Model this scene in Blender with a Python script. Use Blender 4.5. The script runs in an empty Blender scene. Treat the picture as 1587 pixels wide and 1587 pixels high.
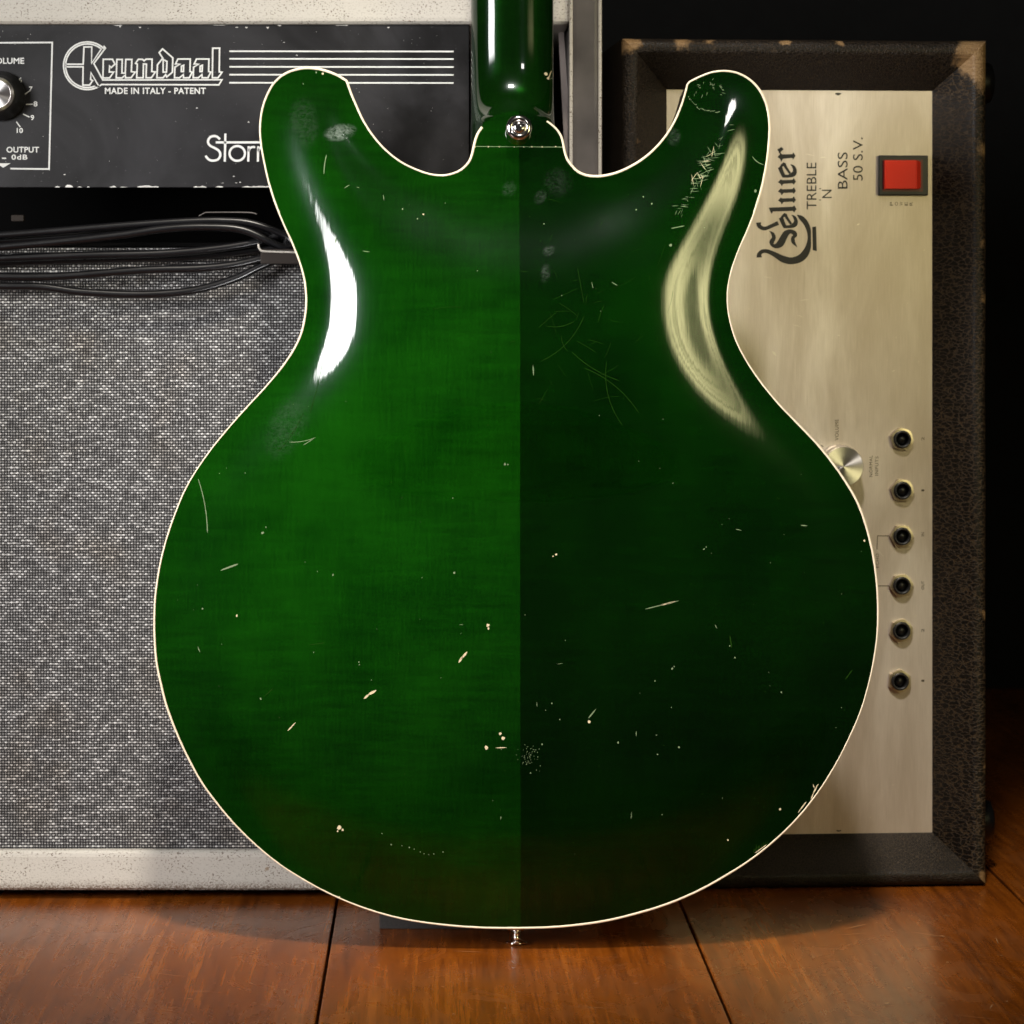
import bpy, bmesh, math, random
import numpy as np
from mathutils import Vector, Matrix
from mathutils.geometry import delaunay_2d_cdt
random.seed(7); np.random.seed(7)
R = math.radians
scene = bpy.context.scene
COL = scene.collection

# ---------------------------------------------------------------- camera
D = 1.60            # camera to the guitar's back, metres
K = 0.000362        # metres per photo pixel at the guitar
VX, VY, NPX = 672.0, 500.0, 1587.0
H = 963 * K * (D + 0.02) / D
cam = bpy.data.cameras.new('camera')
cam.sensor_width = 36.0
cam.lens = 36.0 * D / (NPX * K)
cam.shift_x = (NPX / 2 - VX) / NPX
cam.shift_y = -(NPX / 2 - VY) / NPX
cam.clip_start = 0.05; cam.clip_end = 60
cam.dof.use_dof = True; cam.dof.focus_distance = D; cam.dof.aperture_fstop = 18
camo = bpy.data.objects.new('camera', cam); COL.objects.link(camo)
camo.location = (0, -D, H); camo.rotation_euler = (R(90), 0, 0)
scene.camera = camo
EYE = Vector((0, -D, H))

# ---------------------------------------------------------------- world, lamps, exposure
W = bpy.data.worlds.new('World'); scene.world = W; W.use_nodes = True
bg = W.node_tree.nodes['Background']; bg.inputs[0].default_value = (1.0, 0.93, 0.82, 1); bg.inputs[1].default_value = 0.012
def aim(o, target):
    o.rotation_euler = (Vector(target) - o.location).to_track_quat('-Z', 'Y').to_euler()
def area(name, loc, target, sx, sy, watts, col, spread=180, face=None):
    l = bpy.data.lights.new(name, 'AREA'); l.shape = 'RECTANGLE'; l.size = sx; l.size_y = sy
    l.energy = watts; l.color = col; l.spread = R(spread)
    if face:            # invented emission pattern to shape the reflections: soft at its rim, uneven across
        l.use_nodes = True; nt = l.node_tree; N, Lk = nt.nodes, nt.links
        em = N['Emission']; g = N.new('ShaderNodeNewGeometry'); sp_ = N.new('ShaderNodeSeparateXYZ'); Lk.new(g.outputs['Parametric'], sp_.inputs[0])
        def mr(sock, a, b, lo=0.0, hi=1.0):
            m = N.new('ShaderNodeMapRange'); m.interpolation_type = 'SMOOTHSTEP'; Lk.new(sock, m.inputs[0])
            for i, v in enumerate((a, b, lo, hi)): m.inputs[i + 1].default_value = v
            return m.outputs[0]
        def mul(a, b):
            m = N.new('ShaderNodeMath'); m.operation = 'MULTIPLY'
            for i, v in enumerate((a, b)):
                if isinstance(v, float): m.inputs[i].default_value = v
                else: Lk.new(v, m.inputs[i])
            return m.outputs[0]
        ex, ey, nz_, gain = face
        f = mul(mul(mr(sp_.outputs[0], 0.0, ex), mr(sp_.outputs[0], 1.0, 1 - ex)), mul(mr(sp_.outputs[1], 0.0, ey), mr(sp_.outputs[1], 1.0, 1 - ey)))
        if nz_:
            mp = N.new('ShaderNodeMapping'); Lk.new(g.outputs['Parametric'], mp.inputs[0]); mp.inputs['Scale'].default_value = (9, 2.2, 1)
            no = N.new('ShaderNodeTexNoise'); Lk.new(mp.outputs[0], no.inputs['Vector']); no.inputs['Scale'].default_value = 1.0; no.inputs['Detail'].default_value = 3
            f = mul(f, mr(no.outputs[0], 0.36, 0.58, 1.0 - nz_, 1.0))
        Lk.new(mul(f, float(gain)), em.inputs['Strength'])
    o = bpy.data.objects.new(name, l); COL.objects.link(o); o.location = loc; aim(o, target); return o
area('window_light', (-1.015, -0.99, 0.61), (0.0, 0.05, 0.34), 0.46, 0.76, 5.8, (1.0, 0.98, 0.97), 80, (0.08, 0.22, 0.0, 1.4))
area('warm_wall_light', (0.97, -1.10, 0.57), (0.1, 0.0, 0.30), 0.52, 0.74, 1.6, (1.0, 0.90, 0.44), 90, (0.36, 0.45, 0.45, 2.2))
sp = bpy.data.lights.new('ceiling_spot', 'SPOT'); sp.energy = 200; sp.color = (1.0, 0.92, 0.80)
sp.spot_size = R(25); sp.spot_blend = 1.0; sp.shadow_soft_size = 0.09
spo = bpy.data.objects.new('ceiling_spot', sp); COL.objects.link(spo); spo.location = (0.02, -1.00, 1.78); aim(spo, (0.04, 0.06, 0.24))
area('side_lamp', (0.50, -1.20, 1.04), (0.15, 0.0, 0.45), 0.12, 0.08, 0.8, (1.0, 0.95, 0.90))
scene.view_settings.view_transform = 'Standard'; scene.view_settings.look = 'None'
scene.view_settings.exposure = 0.0; scene.view_settings.gamma = 1.0
scene.render.engine = 'CYCLES'

# ---------------------------------------------------------------- frames: photo pixel -> point on a plane of a thing
class Frame:
    """Local axes of a thing; at(px,py,y) gives the local (x,z) where the sight line meets local plane y."""
    def __init__(s, loc, rot=(0, 0, 0)):
        from mathutils import Euler
        s.loc = Vector(loc); s.rot = Euler(rot)
        s.M = Matrix.Translation(s.loc) @ s.rot.to_matrix().to_4x4(); s.I = s.M.inverted()
    def at(s, px, py, y=0.0):
        d = Vector(((px - VX) * K, D, -(py - VY) * K))
        o = s.I @ EYE; dl = s.I.to_3x3() @ d
        t = (y - o.y) / dl.y
        p = o + dl * t
        return p.x, p.z
    def p3(s, px, py, y=0.0):
        x, z = s.at(px, py, y); return (x, y, z)

# ---------------------------------------------------------------- objects
def empty(name, fr):
    o = bpy.data.objects.new(name, None); COL.objects.link(o)
    o.location = fr.loc; o.rotation_euler = fr.rot; o.empty_display_size = 0.05
    return o
def tag(o, label, cat, group=None):
    o['label'] = label; o['category'] = cat
    if group: o['group'] = group
    return o
def mesh_obj(name, verts, faces, mat, parent=None, smooth=False, label=None, kind=None):
    m = bpy.data.meshes.new(name); m.from_pydata([tuple(v) for v in verts], [], [tuple(f) for f in faces]); m.update()
    return finish(name, m, mat, parent, smooth, label, kind)
def finish(name, m, mat, parent=None, smooth=False, label=None, kind=None):
    o = bpy.data.objects.new(name, m); COL.objects.link(o)
    if mat: m.materials.append(mat)
    if smooth: m.polygons.foreach_set('use_smooth', [True] * len(m.polygons))
    if parent: o.parent = parent
    if label: o['label'] = label
    if kind: o['kind'] = kind
    return o
def bm_obj(name, bm, mat, parent=None, smooth=False, label=None, kind=None):
    bmesh.ops.recalc_face_normals(bm, faces=bm.faces[:])
    m = bpy.data.meshes.new(name); bm.to_mesh(m); bm.free()
    return finish(name, m, mat, parent, smooth, label, kind)
def box_bm(x0, x1, y0, y1, z0, z1, bev=0.0, seg=2, bm=None):
    new = bm is None
    if new: bm = bmesh.new()
    vs = [bm.verts.new((x, y, z)) for x in (x0, x1) for y in (y0, y1) for z in (z0, z1)]
    fs = [(0, 1, 3, 2), (4, 6, 7, 5), (0, 4, 5, 1), (2, 3, 7, 6), (0, 2, 6, 4), (1, 5, 7, 3)]
    faces = [bm.faces.new([vs[i] for i in f]) for f in fs]
    if bev:
        es = list({e for f in faces for e in f.edges})
        bmesh.ops.bevel(bm, geom=es, offset=bev, segments=seg, affect='EDGES', profile=0.6)
    return bm
def lathe_bm(profile, origin, axis='-y', n=40, bm=None, cap=True):
    """profile: (radius, distance along axis)."""
    if bm is None: bm = bmesh.new()
    rings = []
    ox, oy, oz = origin
    for r, h in profile:
        ring = []
        for i in range(n):
            a = 2 * math.pi * i / n
            c, s_ = r * math.cos(a), r * math.sin(a)
            if axis == '-y': p = (ox + c, oy - h, oz + s_)
            elif axis == '-z': p = (ox + c, oy + s_, oz - h)
            elif axis == '+x': p = (ox + h, oy + c, oz + s_)
            ring.append(bm.verts.new(p))
        rings.append(ring)
    for a, b in zip(rings, rings[1:]):
        for i in range(n):
            bm.faces.new((a[i], a[(i + 1) % n], b[(i + 1) % n], b[i]))
    if cap:
        bm.faces.new(rings[0]); bm.faces.new(rings[-1])
    return bm
def catmull(pts, n=8, closed=False):
    P = [np.array(p, float) for p in pts]; out = []
    N = len(P); segs = N if closed else N - 1
    for i in range(segs):
        if closed: a, b, c, d = P[(i - 1) % N], P[i], P[(i + 1) % N], P[(i + 2) % N]
        else: a, b, c, d = P[max(i - 1, 0)], P[i], P[i + 1], P[min(i + 2, N - 1)]
        for k in range(n):
            t = k / n
            out.append(0.5 * ((2 * b) + (c - a) * t + (2 * a - 5 * b + 4 * c - d) * t * t + (3 * b - a - 3 * c + d) * t ** 3))
    if not closed: out.append(P[-1])
    return out
def tube_bm(path, r, n=10, bm=None):
    if bm is None: bm = bmesh.new()
    P = [Vector(p) for p in path]; rings = []
    for i, p in enumerate(P):
        t = (P[min(i + 1, len(P) - 1)] - P[max(i - 1, 0)]).normalized()
        a = t.cross(Vector((0, 0.3, 1))).normalized(); b = t.cross(a)
        rings.append([bm.verts.new(p + (a * math.cos(2 * math.pi * k / n) + b * math.sin(2 * math.pi * k / n)) * r) for k in range(n)])
    for q, w in zip(rings, rings[1:]):
        for k in range(n): bm.faces.new((q[k], q[(k + 1) % n], w[(k + 1) % n], w[k]))
    bm.faces.new(rings[0]); bm.faces.new(rings[-1])
    return bm
class Print:
    """Flat print: collects strokes, polygons and letters in photo pixels and lays them on plane y of a frame."""
    def __init__(s, fr, y): s.fr, s.y, s.v, s.f = fr, y, [], []
    def pt(s, px, py):
        x, z = s.fr.at(px, py, s.y); s.v.append((x, s.y, z)); return len(s.v) - 1
    def poly(s, pts): s.f.append([s.pt(*p) for p in pts])
    def stroke(s, pts, w, closed=False):
        P = [np.array(p[:2], float) for p in pts]; N = len(P)
        ws = [p[2] if len(p) > 2 else w for p in pts]
        L, Rr = [], []
        for i in range(N):
            if closed: a, c = P[i - 1], P[(i + 1) % N]
            else: a, c = P[max(i - 1, 0)], P[min(i + 1, N - 1)]
            d1 = P[i] - a; d2 = c - P[i]
            n1 = np.array((-d1[1], d1[0])); n2 = np.array((-d2[1], d2[0]))
            l1, l2 = np.linalg.norm(n1), np.linalg.norm(n2)
            n1 = n1 / l1 if l1 > 1e-9 else None; n2 = n2 / l2 if l2 > 1e-9 else None
            if n1 is None: n1 = n2
            if n2 is None: n2 = n1
            m = n1 + n2; ml = np.linalg.norm(m); m = m / ml if ml > 1e-6 else n1
            sc = min(1.0 / max(np.dot(m, n1), 0.4), 1.8)
            L.append(s.pt(*(P[i] + m * sc * ws[i] / 2))); Rr.append(s.pt(*(P[i] - m * sc * ws[i] / 2)))
        for i in range(N if closed else N - 1):
            j = (i + 1) % N; s.f.append((L[i], L[j], Rr[j], Rr[i]))
    def text(s, body, x0, y0, x1, y1, rot=False, bold=0.0, space=1.0):
        """Fits the words into the pixel box; rot: they read upwards."""
        c = bpy.data.curves.new('lettering', 'FONT'); c.body = body; c.offset = bold; c.space_character = space; c.resolution_u = 4
        o = bpy.data.objects.new('lettering', c); COL.objects.link(o)
        bpy.context.view_layer.update()
        m = o.to_mesh(); vs = [tuple(v.co) for v in m.vertices]; fs = [tuple(p.vertices) for p in m.polygons]
        o.to_mesh_clear(); bpy.data.objects.remove(o); bpy.data.curves.remove(c)
        ax = [v[0] for v in vs]; ay = [v[1] for v in vs]
        mx, Mx, my, My = min(ax), max(ax), min(ay), max(ay); b = len(s.v)
        for v in vs:
            a = (v[0] - mx) / (Mx - mx); q = (v[1] - my) / (My - my)
            if rot: px, py = x1 + (x0 - x1) * q, y1 + (y0 - y1) * a
            else: px, py = x0 + (x1 - x0) * a, y1 + (y0 - y1) * q
            s.pt(px, py)
        s.f += [tuple(i + b for i in f) for f in fs]
    def build(s, name, mat, parent, label=None): return mesh_obj(name, s.v, s.f, mat, parent, label=label)

# ---------------------------------------------------------------- materials
class NT:
    def __init__(s, name):
        s.m = bpy.data.materials.new(name); s.m.use_nodes = True; s.t = s.m.node_tree
        s.t.nodes.clear(); s.out = s.t.nodes.new('ShaderNodeOutputMaterial')
    def set(s, sock, v):
        if isinstance(v, bpy.types.NodeSocket): s.t.links.new(v, sock)
        elif v is not None:
            if isinstance(v, (tuple, list)) and len(v) == 3 and sock.type == 'RGBA': v = tuple(v) + (1,)
            sock.default_value = v
    def n(s, typ, ins=None, out=0, **at):
        nd = s.t.nodes.new('ShaderNode' + typ)
        for k, v in at.items(): setattr(nd, k, v)
        for k, v in (ins or {}).items(): s.set(nd.inputs[k], v)
        return nd.outputs[out] if out is not None else nd
    def math(s, op, a, b=None, c=None, clamp=False):
        nd = s.t.nodes.new('ShaderNodeMath'); nd.operation = op; nd.use_clamp = clamp
        for i, v in enumerate((a, b, c)):
            if v is not None: s.set(nd.inputs[i], v)
        return nd.outputs[0]
    def vec(s, op, a, b=None, scale=None):
        nd = s.t.nodes.new('ShaderNodeVectorMath'); nd.operation = op
        s.set(nd.inputs[0], a)
        if b is not None: s.set(nd.inputs[1], b)
        if scale is not None: s.set(nd.inputs['Scale'], scale)
        return nd.outputs[0]
    def obj(s): return s.n('TexCoord', out=3)
    def scaled(s, sc, base=None):
        return s.n('Mapping', {'Vector': base or s.obj(), 'Scale': sc})
    def sep(s, v):
        nd = s.t.nodes.new('ShaderNodeSeparateXYZ'); s.set(nd.inputs[0], v); return nd.outputs
    def noise(s, v, scale, detail=3, rough=0.55, dist=0.0, col=False):
        return s.n('TexNoise', {'Vector': v, 'Scale': scale, 'Detail': detail, 'Roughness': rough, 'Distortion': dist}, out=1 if col else 0)
    def ramp(s, f, stops, interp='LINEAR'):
        nd = s.t.nodes.new('ShaderNodeValToRGB'); s.set(nd.inputs[0], f); cr = nd.color_ramp; cr.interpolation = interp
        while len(cr.elements) < len(stops): cr.elements.new(0.5)
        for e, (p, c) in zip(cr.elements, stops):
            e.position = p; e.color = (c, c, c, 1) if isinstance(c, (int, float)) else tuple(c) + (1,)
        return nd.outputs[0]
    def mix(s, f, a, b):
        nd = s.t.nodes.new('ShaderNodeMix'); nd.data_type = 'RGBA'
        s.set(nd.inputs[0], f); s.set(nd.inputs[6], a); s.set(nd.inputs[7], b); return nd.outputs[2]
    def step(s, v, a, b):
        nd = s.t.nodes.new('ShaderNodeMapRange'); nd.interpolation_type = 'SMOOTHSTEP'
        s.set(nd.inputs[0], v); nd.inputs[1].default_value = a; nd.inputs[2].default_value = b; return nd.outputs[0]
    def bump(s, h, strength=0.3, dist=0.001, normal=None):
        return s.n('Bump', {'Height': h, 'Strength': strength, 'Distance': dist, 'Normal': normal})
    def bsdf(s, **k):
        nd = s.t.nodes.new('ShaderNodeBsdfPrincipled')
        for key, v in k.items(): s.set(nd.inputs[key.replace('_', ' ')], v)
        return nd.outputs[0]
    def done(s, sh): s.t.links.new(sh, s.out.inputs[0]); return s.m

def simple(name, col, rough=0.5, metal=0.0, coat=0.0, var=0.12, scale=60.0, spec=0.5):
    t = NT(name); n = t.noise(t.obj(), scale, 4)
    c = t.mix(n, tuple(x * (1 - var) for x in col), tuple(min(1, x * (1 + var)) for x in col))
    return t.done(t.bsdf(Base_Color=c, Roughness=t.math('ADD', rough - 0.06, t.math('MULTIPLY', n, 0.12)), Metallic=metal, Coat_Weight=coat, Specular_IOR_Level=spec))

SEAM = (807 - 803) * K
LEAN = 4.0
GF = Frame(((803 - VX) * K, 0, 0), (R(-LEAN), 0, 0))

def lacquer(name, two_halves=True, smudge_haze=()):
    """Green stained wood under clear lacquer: the fibres give a coloured sheen that leans one way in each book-matched half."""
    t = NT(name); co = t.obj(); X, Y, Z = t.sep(co)
    fine = t.noise(t.scaled((900, 60, 60), co), 1.0, 4, 0.6)          # vertical pores
    flame = t.noise(t.scaled((22, 22, 210), co), 1.0, 4, 0.6, 0.6)     # horizontal figure
    cloud = t.noise(co, 14, 3, 0.5)
    speck = t.noise(co, 1500, 2, 0.6)
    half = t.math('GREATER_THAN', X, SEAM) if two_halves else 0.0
    g = t.math('ADD', t.math('MULTIPLY', cloud, 0.58), t.math('ADD', t.math('MULTIPLY', flame, 0.20), t.math('MULTIPLY', fine, 0.22)))
    g = t.math('ADD', g, t.math('MULTIPLY', t.math('SUBTRACT', speck, 0.5), 0.30))
    shade = t.step(g, 0.22, 0.80)
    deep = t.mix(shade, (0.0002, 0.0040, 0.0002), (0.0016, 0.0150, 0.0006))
    deepR = t.mix(shade, (0.0002, 0.0022, 0.0002), (0.0009, 0.0075, 0.0004))  # right half darkened in the colour itself, for the fibres' view-dependent shade
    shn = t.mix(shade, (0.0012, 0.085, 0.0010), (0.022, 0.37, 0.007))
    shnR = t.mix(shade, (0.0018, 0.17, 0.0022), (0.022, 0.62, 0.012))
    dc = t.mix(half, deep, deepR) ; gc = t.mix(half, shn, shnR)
    nrm = t.n('NewGeometry', out=1)
    wob = t.vec('SCALE', t.vec('SUBTRACT', t.noise(t.scaled((40, 40, 260), co), 1.0, 3, 0.6, col=True), (0.5, 0.5, 0.5)), scale=0.09)
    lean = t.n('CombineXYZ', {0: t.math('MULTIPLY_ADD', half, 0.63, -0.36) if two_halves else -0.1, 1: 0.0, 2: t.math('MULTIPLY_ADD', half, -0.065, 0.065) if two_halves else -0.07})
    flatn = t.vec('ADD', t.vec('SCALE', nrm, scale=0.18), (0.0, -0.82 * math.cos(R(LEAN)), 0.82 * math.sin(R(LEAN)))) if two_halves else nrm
    tn = t.vec('NORMALIZE', t.vec('ADD', t.vec('ADD', flatn, lean), wob))
    dif = t.n('BsdfDiffuse', {'Color': dc, 'Roughness': 0.5})
    she = t.n('BsdfAnisotropic', {'Color': t.vec('SCALE', gc, scale=0.0115 if two_halves else 0.008), 'Roughness': 0.285, 'Normal': tn}, distribution='GGX')
    wood = t.n('AddShader', {0: dif, 1: she})
    # thin milky rubs, with reflection haze painted in as pale colour
    rub_haze = None
    for (cx, cz, a, b, ang, amt) in smudge_haze:
        dx = t.math('SUBTRACT', X, cx); dz = t.math('SUBTRACT', Z, cz); ca, sa = math.cos(ang), math.sin(ang)
        u = t.math('DIVIDE', t.math('ADD', t.math('MULTIPLY', dx, ca), t.math('MULTIPLY', dz, sa)), a)
        v = t.math('DIVIDE', t.math('SUBTRACT', t.math('MULTIPLY', dz, ca), t.math('MULTIPLY', dx, sa)), b)
        r = t.math('SQRT', t.math('ADD', t.math('MULTIPLY', u, u), t.math('MULTIPLY', v, v)))
        k = t.math('MULTIPLY', t.math('SUBTRACT', 1.0, t.step(r, 0.45, 1.1)), amt)
        rub_haze = k if rub_haze is None else t.math('ADD', rub_haze, k)
    if rub_haze is not None:
        rn = t.noise(t.scaled((260, 260, 420), co), 1.0, 4, 0.65, 1.2)
        rub_haze = t.math('MULTIPLY', rub_haze, t.step(rn, 0.30, 0.75), clamp=True)
        wood = t.n('AddShader', {0: wood, 1: t.n('BsdfDiffuse', {'Color': t.vec('SCALE', (0.42, 0.47, 0.45), scale=rub_haze)})})
    # lacquer skin: almost mirror smooth, slightly wavy, crossed by hairlines
    wav = t.noise(co, 30, 2, 0.5)
    hair = t.noise(t.scaled((500, 500, 24), co), 1.0, 2, 0.5)
    cn = t.bump(t.math('ADD', t.math('MULTIPLY', wav, 0.5), t.math('MULTIPLY', hair, 0.14)), 0.10, 0.0012)
    rgh = t.math('ADD', 0.035, t.math('MULTIPLY', t.step(t.noise(co, 45, 4, 0.6), 0.5, 0.8), 0.05))
    coat = t.n('BsdfAnisotropic', {'Color': (1, 1, 1), 'Roughness': rgh, 'Normal': cn}, distribution='GGX')
    haze = t.n('BsdfAnisotropic', {'Color': (0.8, 0.92, 1.0), 'Roughness': 0.20, 'Normal': cn}, distribution='GGX')
    skin = t.n('MixShader', {0: 0.11, 1: coat, 2: haze})
    fr = t.n('Fresnel', {'IOR': 1.62, 'Normal': cn})
    return t.done(t.n('MixShader', {0: fr, 1: wood, 2: skin}))

def grille_cloth():
    t = NT('woven_grille_cloth'); X, Y, Z = t.sep(t.obj()); p = 0.00172
    wx = t.math('MULTIPLY', t.math('SUBTRACT', t.noise(t.obj(), 260, 2), 0.5), 0.35)
    u = t.math('ADD', t.math('DIVIDE', X, p), wx); v = t.math('ADD', t.math('DIVIDE', Z, p), t.math('MULTIPLY', t.math('SUBTRACT', t.noise(t.obj(), 190, 2), 0.5), 0.4))
    fu, fv = t.math('FRACT', u), t.math('FRACT', v)
    cu, cv = t.math('FLOOR', u), t.math('FLOOR', v)
    par = t.math('MODULO', t.math('ABSOLUTE', t.math('ADD', cu, cv)), 2.0)
    su = t.math('SINE', t.math('MULTIPLY', fu, math.pi)); sv = t.math('SINE', t.math('MULTIPLY', fv, math.pi))
    rowr = t.noise(t.n('CombineXYZ', {0: t.math('MULTIPLY', cu, 0.21), 1: 0.0, 2: t.math('MULTIPLY', cv, 3.7)}), 1.0, 2, 0.6)
    cel = t.n('TexWhiteNoise', {'Vector': t.n('CombineXYZ', {0: cu, 1: 2.0, 2: cv})}, noise_dimensions='3D')
    rowb = t.math('ADD', t.math('MULTIPLY', t.step(rowr, 0.34, 0.68), 0.52), t.math('ADD', 0.12, t.math('MULTIPLY', cel, 0.30)))
    over = t.math('ADD', t.math('ADD', 0.34, t.math('MULTIPLY', t.step(rowr, 0.52, 0.64), 0.18)), t.math('MULTIPLY', t.math('MULTIPLY', t.math('SUBTRACT', 1.0, par), su), 0.62))
    weft = t.math('MULTIPLY', t.math('MULTIPLY', t.math('POWER', sv, 1.4), over), t.math('ADD', 0.30, rowb))
    warp = t.math('MULTIPLY', t.math('MULTIPLY', t.math('POWER', su, 1.6), t.math('ADD', 0.4, t.math('MULTIPLY', par, t.math('MULTIPLY', sv, 0.6)))), 0.52)
    h = t.math('MAXIMUM', weft, warp)
    stain = t.noise(t.obj(), 22, 4, 0.6)
    c = t.ramp(h, [(0.05, (0.006, 0.006, 0.007)), (0.30, (0.05, 0.049, 0.05)), (0.60, (0.34, 0.338, 0.336)), (0.95, (0.66, 0.66, 0.655))])
    c = t.mix(t.math('MULTIPLY', t.step(stain, 0.5, 0.8), 0.35), c, t.mix(1.0, c, c))
    c = t.n('MixRGB', {0: t.math('MULTIPLY', t.step(stain, 0.48, 0.72), 0.5), 1: c, 2: (0.86, 0.76, 0.64)}, blend_type='MULTIPLY')
    return t.done(t.bsdf(Base_Color=c, Roughness=0.85, Specular_IOR_Level=0.2, Normal=t.bump(h, 0.5, 0.0008)))

def white_vinyl():
    t = NT('specked_white_vinyl'); co = t.obj(); X, Y, Z = t.sep(co)
    sp_ = t.noise(t.scaled((760, 760, 1050), co), 1.0, 2, 0.5, 0.4)
    big = t.noise(t.scaled((55, 55, 90), co), 1.0, 4, 0.65)
    tone = t.noise(co, 9, 3)
    c = t.mix(tone, (0.40, 0.375, 0.33), (0.56, 0.535, 0.485))
    speck = t.math('MULTIPLY', t.step(sp_, 0.55, 0.66), t.math('ADD', 0.25, t.math('MULTIPLY', t.step(big, 0.38, 0.62), 0.75)))
    c = t.mix(speck, c, (0.13, 0.10, 0.075))
    # grime gathered along the bottom welt
    edge = t.math('SUBTRACT', 1.0, t.step(Z, 0.005, 0.014))
    gr = t.math('MULTIPLY', edge, t.step(t.noise(co, 900, 3, 0.65), 0.42, 0.58))
    c = t.mix(gr, c, (0.085, 0.045, 0.02))
    chip = t.math('MULTIPLY', t.step(big, 0.68, 0.72), 0.8)
    c = t.mix(chip, c, (0.22, 0.14, 0.07))
    return t.done(t.bsdf(Base_Color=c, Roughness=0.55, Normal=t.bump(t.math('MULTIPLY', sp_, -1.0), 0.25, 0.0006)))

def black_panel():
    t = NT('scuffed_black_panel'); co = t.obj()
    n1 = t.step(t.noise(co, 9, 5, 0.6, 1.2), 0.30, 0.72); n2 = t.noise(t.scaled((30, 30, 160), co), 1.0, 4, 0.6)
    dust = t.step(t.noise(co, 900, 2, 0.5), 0.72, 0.80)
    c = t.mix(n1, (0.003, 0.003, 0.0035), (0.019, 0.019, 0.022))
    c = t.mix(t.math('MULTIPLY', dust, 0.35), c, (0.20, 0.20, 0.21))
    r = t.math('ADD', 0.40, t.math('MULTIPLY', n1, 0.15))
    return t.done(t.bsdf(Base_Color=c, Roughness=r, Specular_IOR_Level=0.28, Normal=t.bump(n2, 0.05, 0.001)))

def leather(name, wrinkle, worn=()):
    t = NT(name); co = t.obj()
    warp_ = t.vec('ADD', t.scaled(wrinkle, co), t.vec('SCALE', t.noise(co, 300, 3, 0.6, col=True), scale=1.3))
    vo = t.n('TexVoronoi', {'Vector': warp_, 'Scale': 1.0, 'Randomness': 1.0}, feature='DISTANCE_TO_EDGE')
    cell = t.n('TexVoronoi', {'Vector': warp_, 'Scale': 1.0}, out=1, feature='F1')
    fine = t.noise(co, 1100, 3, 0.6)
    groove = t.math('SUBTRACT', 1.0, t.step(vo, 0.015, 0.12))
    big = t.noise(co, 30, 4, 0.6)
    base = t.mix(t.sep(cell)[0], (0.0035, 0.0024, 0.0017), (0.011, 0.0075, 0.0052))
    base = t.mix(t.math('MULTIPLY', groove, 0.85 if wrinkle[0] < 500 else 0.40), base, t.mix(big, (0.045, 0.029, 0.015), (0.105, 0.068, 0.036)))
    base = t.mix(t.math('MULTIPLY', t.step(fine, 0.55, 0.8), 0.35), base, (0.024, 0.019, 0.015))
    X, Y, Z = t.sep(co)
    for (cx, cy, cz, r0, r1) in worn:           # spots where the covering is rubbed through to the wood
        d = t.n('VectorMath', {0: co, 1: (cx, cy, cz)}, out=1, operation='DISTANCE')
        d = t.math('ADD', d, t.math('MULTIPLY', t.math('SUBTRACT', t.noise(co, 170, 3, 0.6), 0.5), 0.014))
        k = t.math('SUBTRACT', 1.0, t.step(d, r0, r1))
        wood = t.mix(t.noise(t.scaled((90, 90, 700), co), 1.0, 3), (0.16, 0.085, 0.035), (0.42, 0.27, 0.13))
        base = t.mix(k, base, wood)
    h = t.math('ADD', t.math('MULTIPLY', groove, -0.7), t.math('MULTIPLY', fine, 0.35))
    return t.done(t.bsdf(Base_Color=base, Roughness=t.math('ADD', 0.40, t.math('MULTIPLY', fine, 0.2)), Specular_IOR_Level=0.34, Normal=t.bump(h, 0.55, 0.0009)))

def brushed_plate():
    t = NT('brushed_champagne_metal'); co = t.obj()
    br = t.noise(t.scaled((2600, 50, 60), co), 1.0, 3, 0.6)
    br2 = t.noise(t.scaled((500, 50, 22), co), 1.0, 3, 0.6)
    pat = t.noise(t.scaled((17, 9, 4), co), 1.0, 5, 0.62, 0.5)
    spots = t.step(t.noise(co, 420, 2), 0.74, 0.80)
    c = t.mix(t.step(pat, 0.3, 0.7), (0.56, 0.475, 0.395), (0.88, 0.80, 0.735))
    c = t.n('MixRGB', {0: 0.45, 1: c, 2: t.ramp(br, [(0.25, (0.62, 0.60, 0.56)), (0.75, (1, 1, 1))])}, blend_type='MULTIPLY')
    c = t.mix(t.math('MULTIPLY', t.step(br2, 0.6, 0.8), 0.22), c, (0.30, 0.23, 0.13))
    c = t.mix(t.math('MULTIPLY', spots, 0.4), c, (0.85, 0.78, 0.62))
    r = t.math('ADD', 0.34, t.math('MULTIPLY', br, 0.16))
    return t.done(t.bsdf(Base_Color=c, Roughness=r, Metallic=0.55, Anisotropic=0.5, Normal=t.bump(br, 0.10, 0.0004)))

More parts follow.
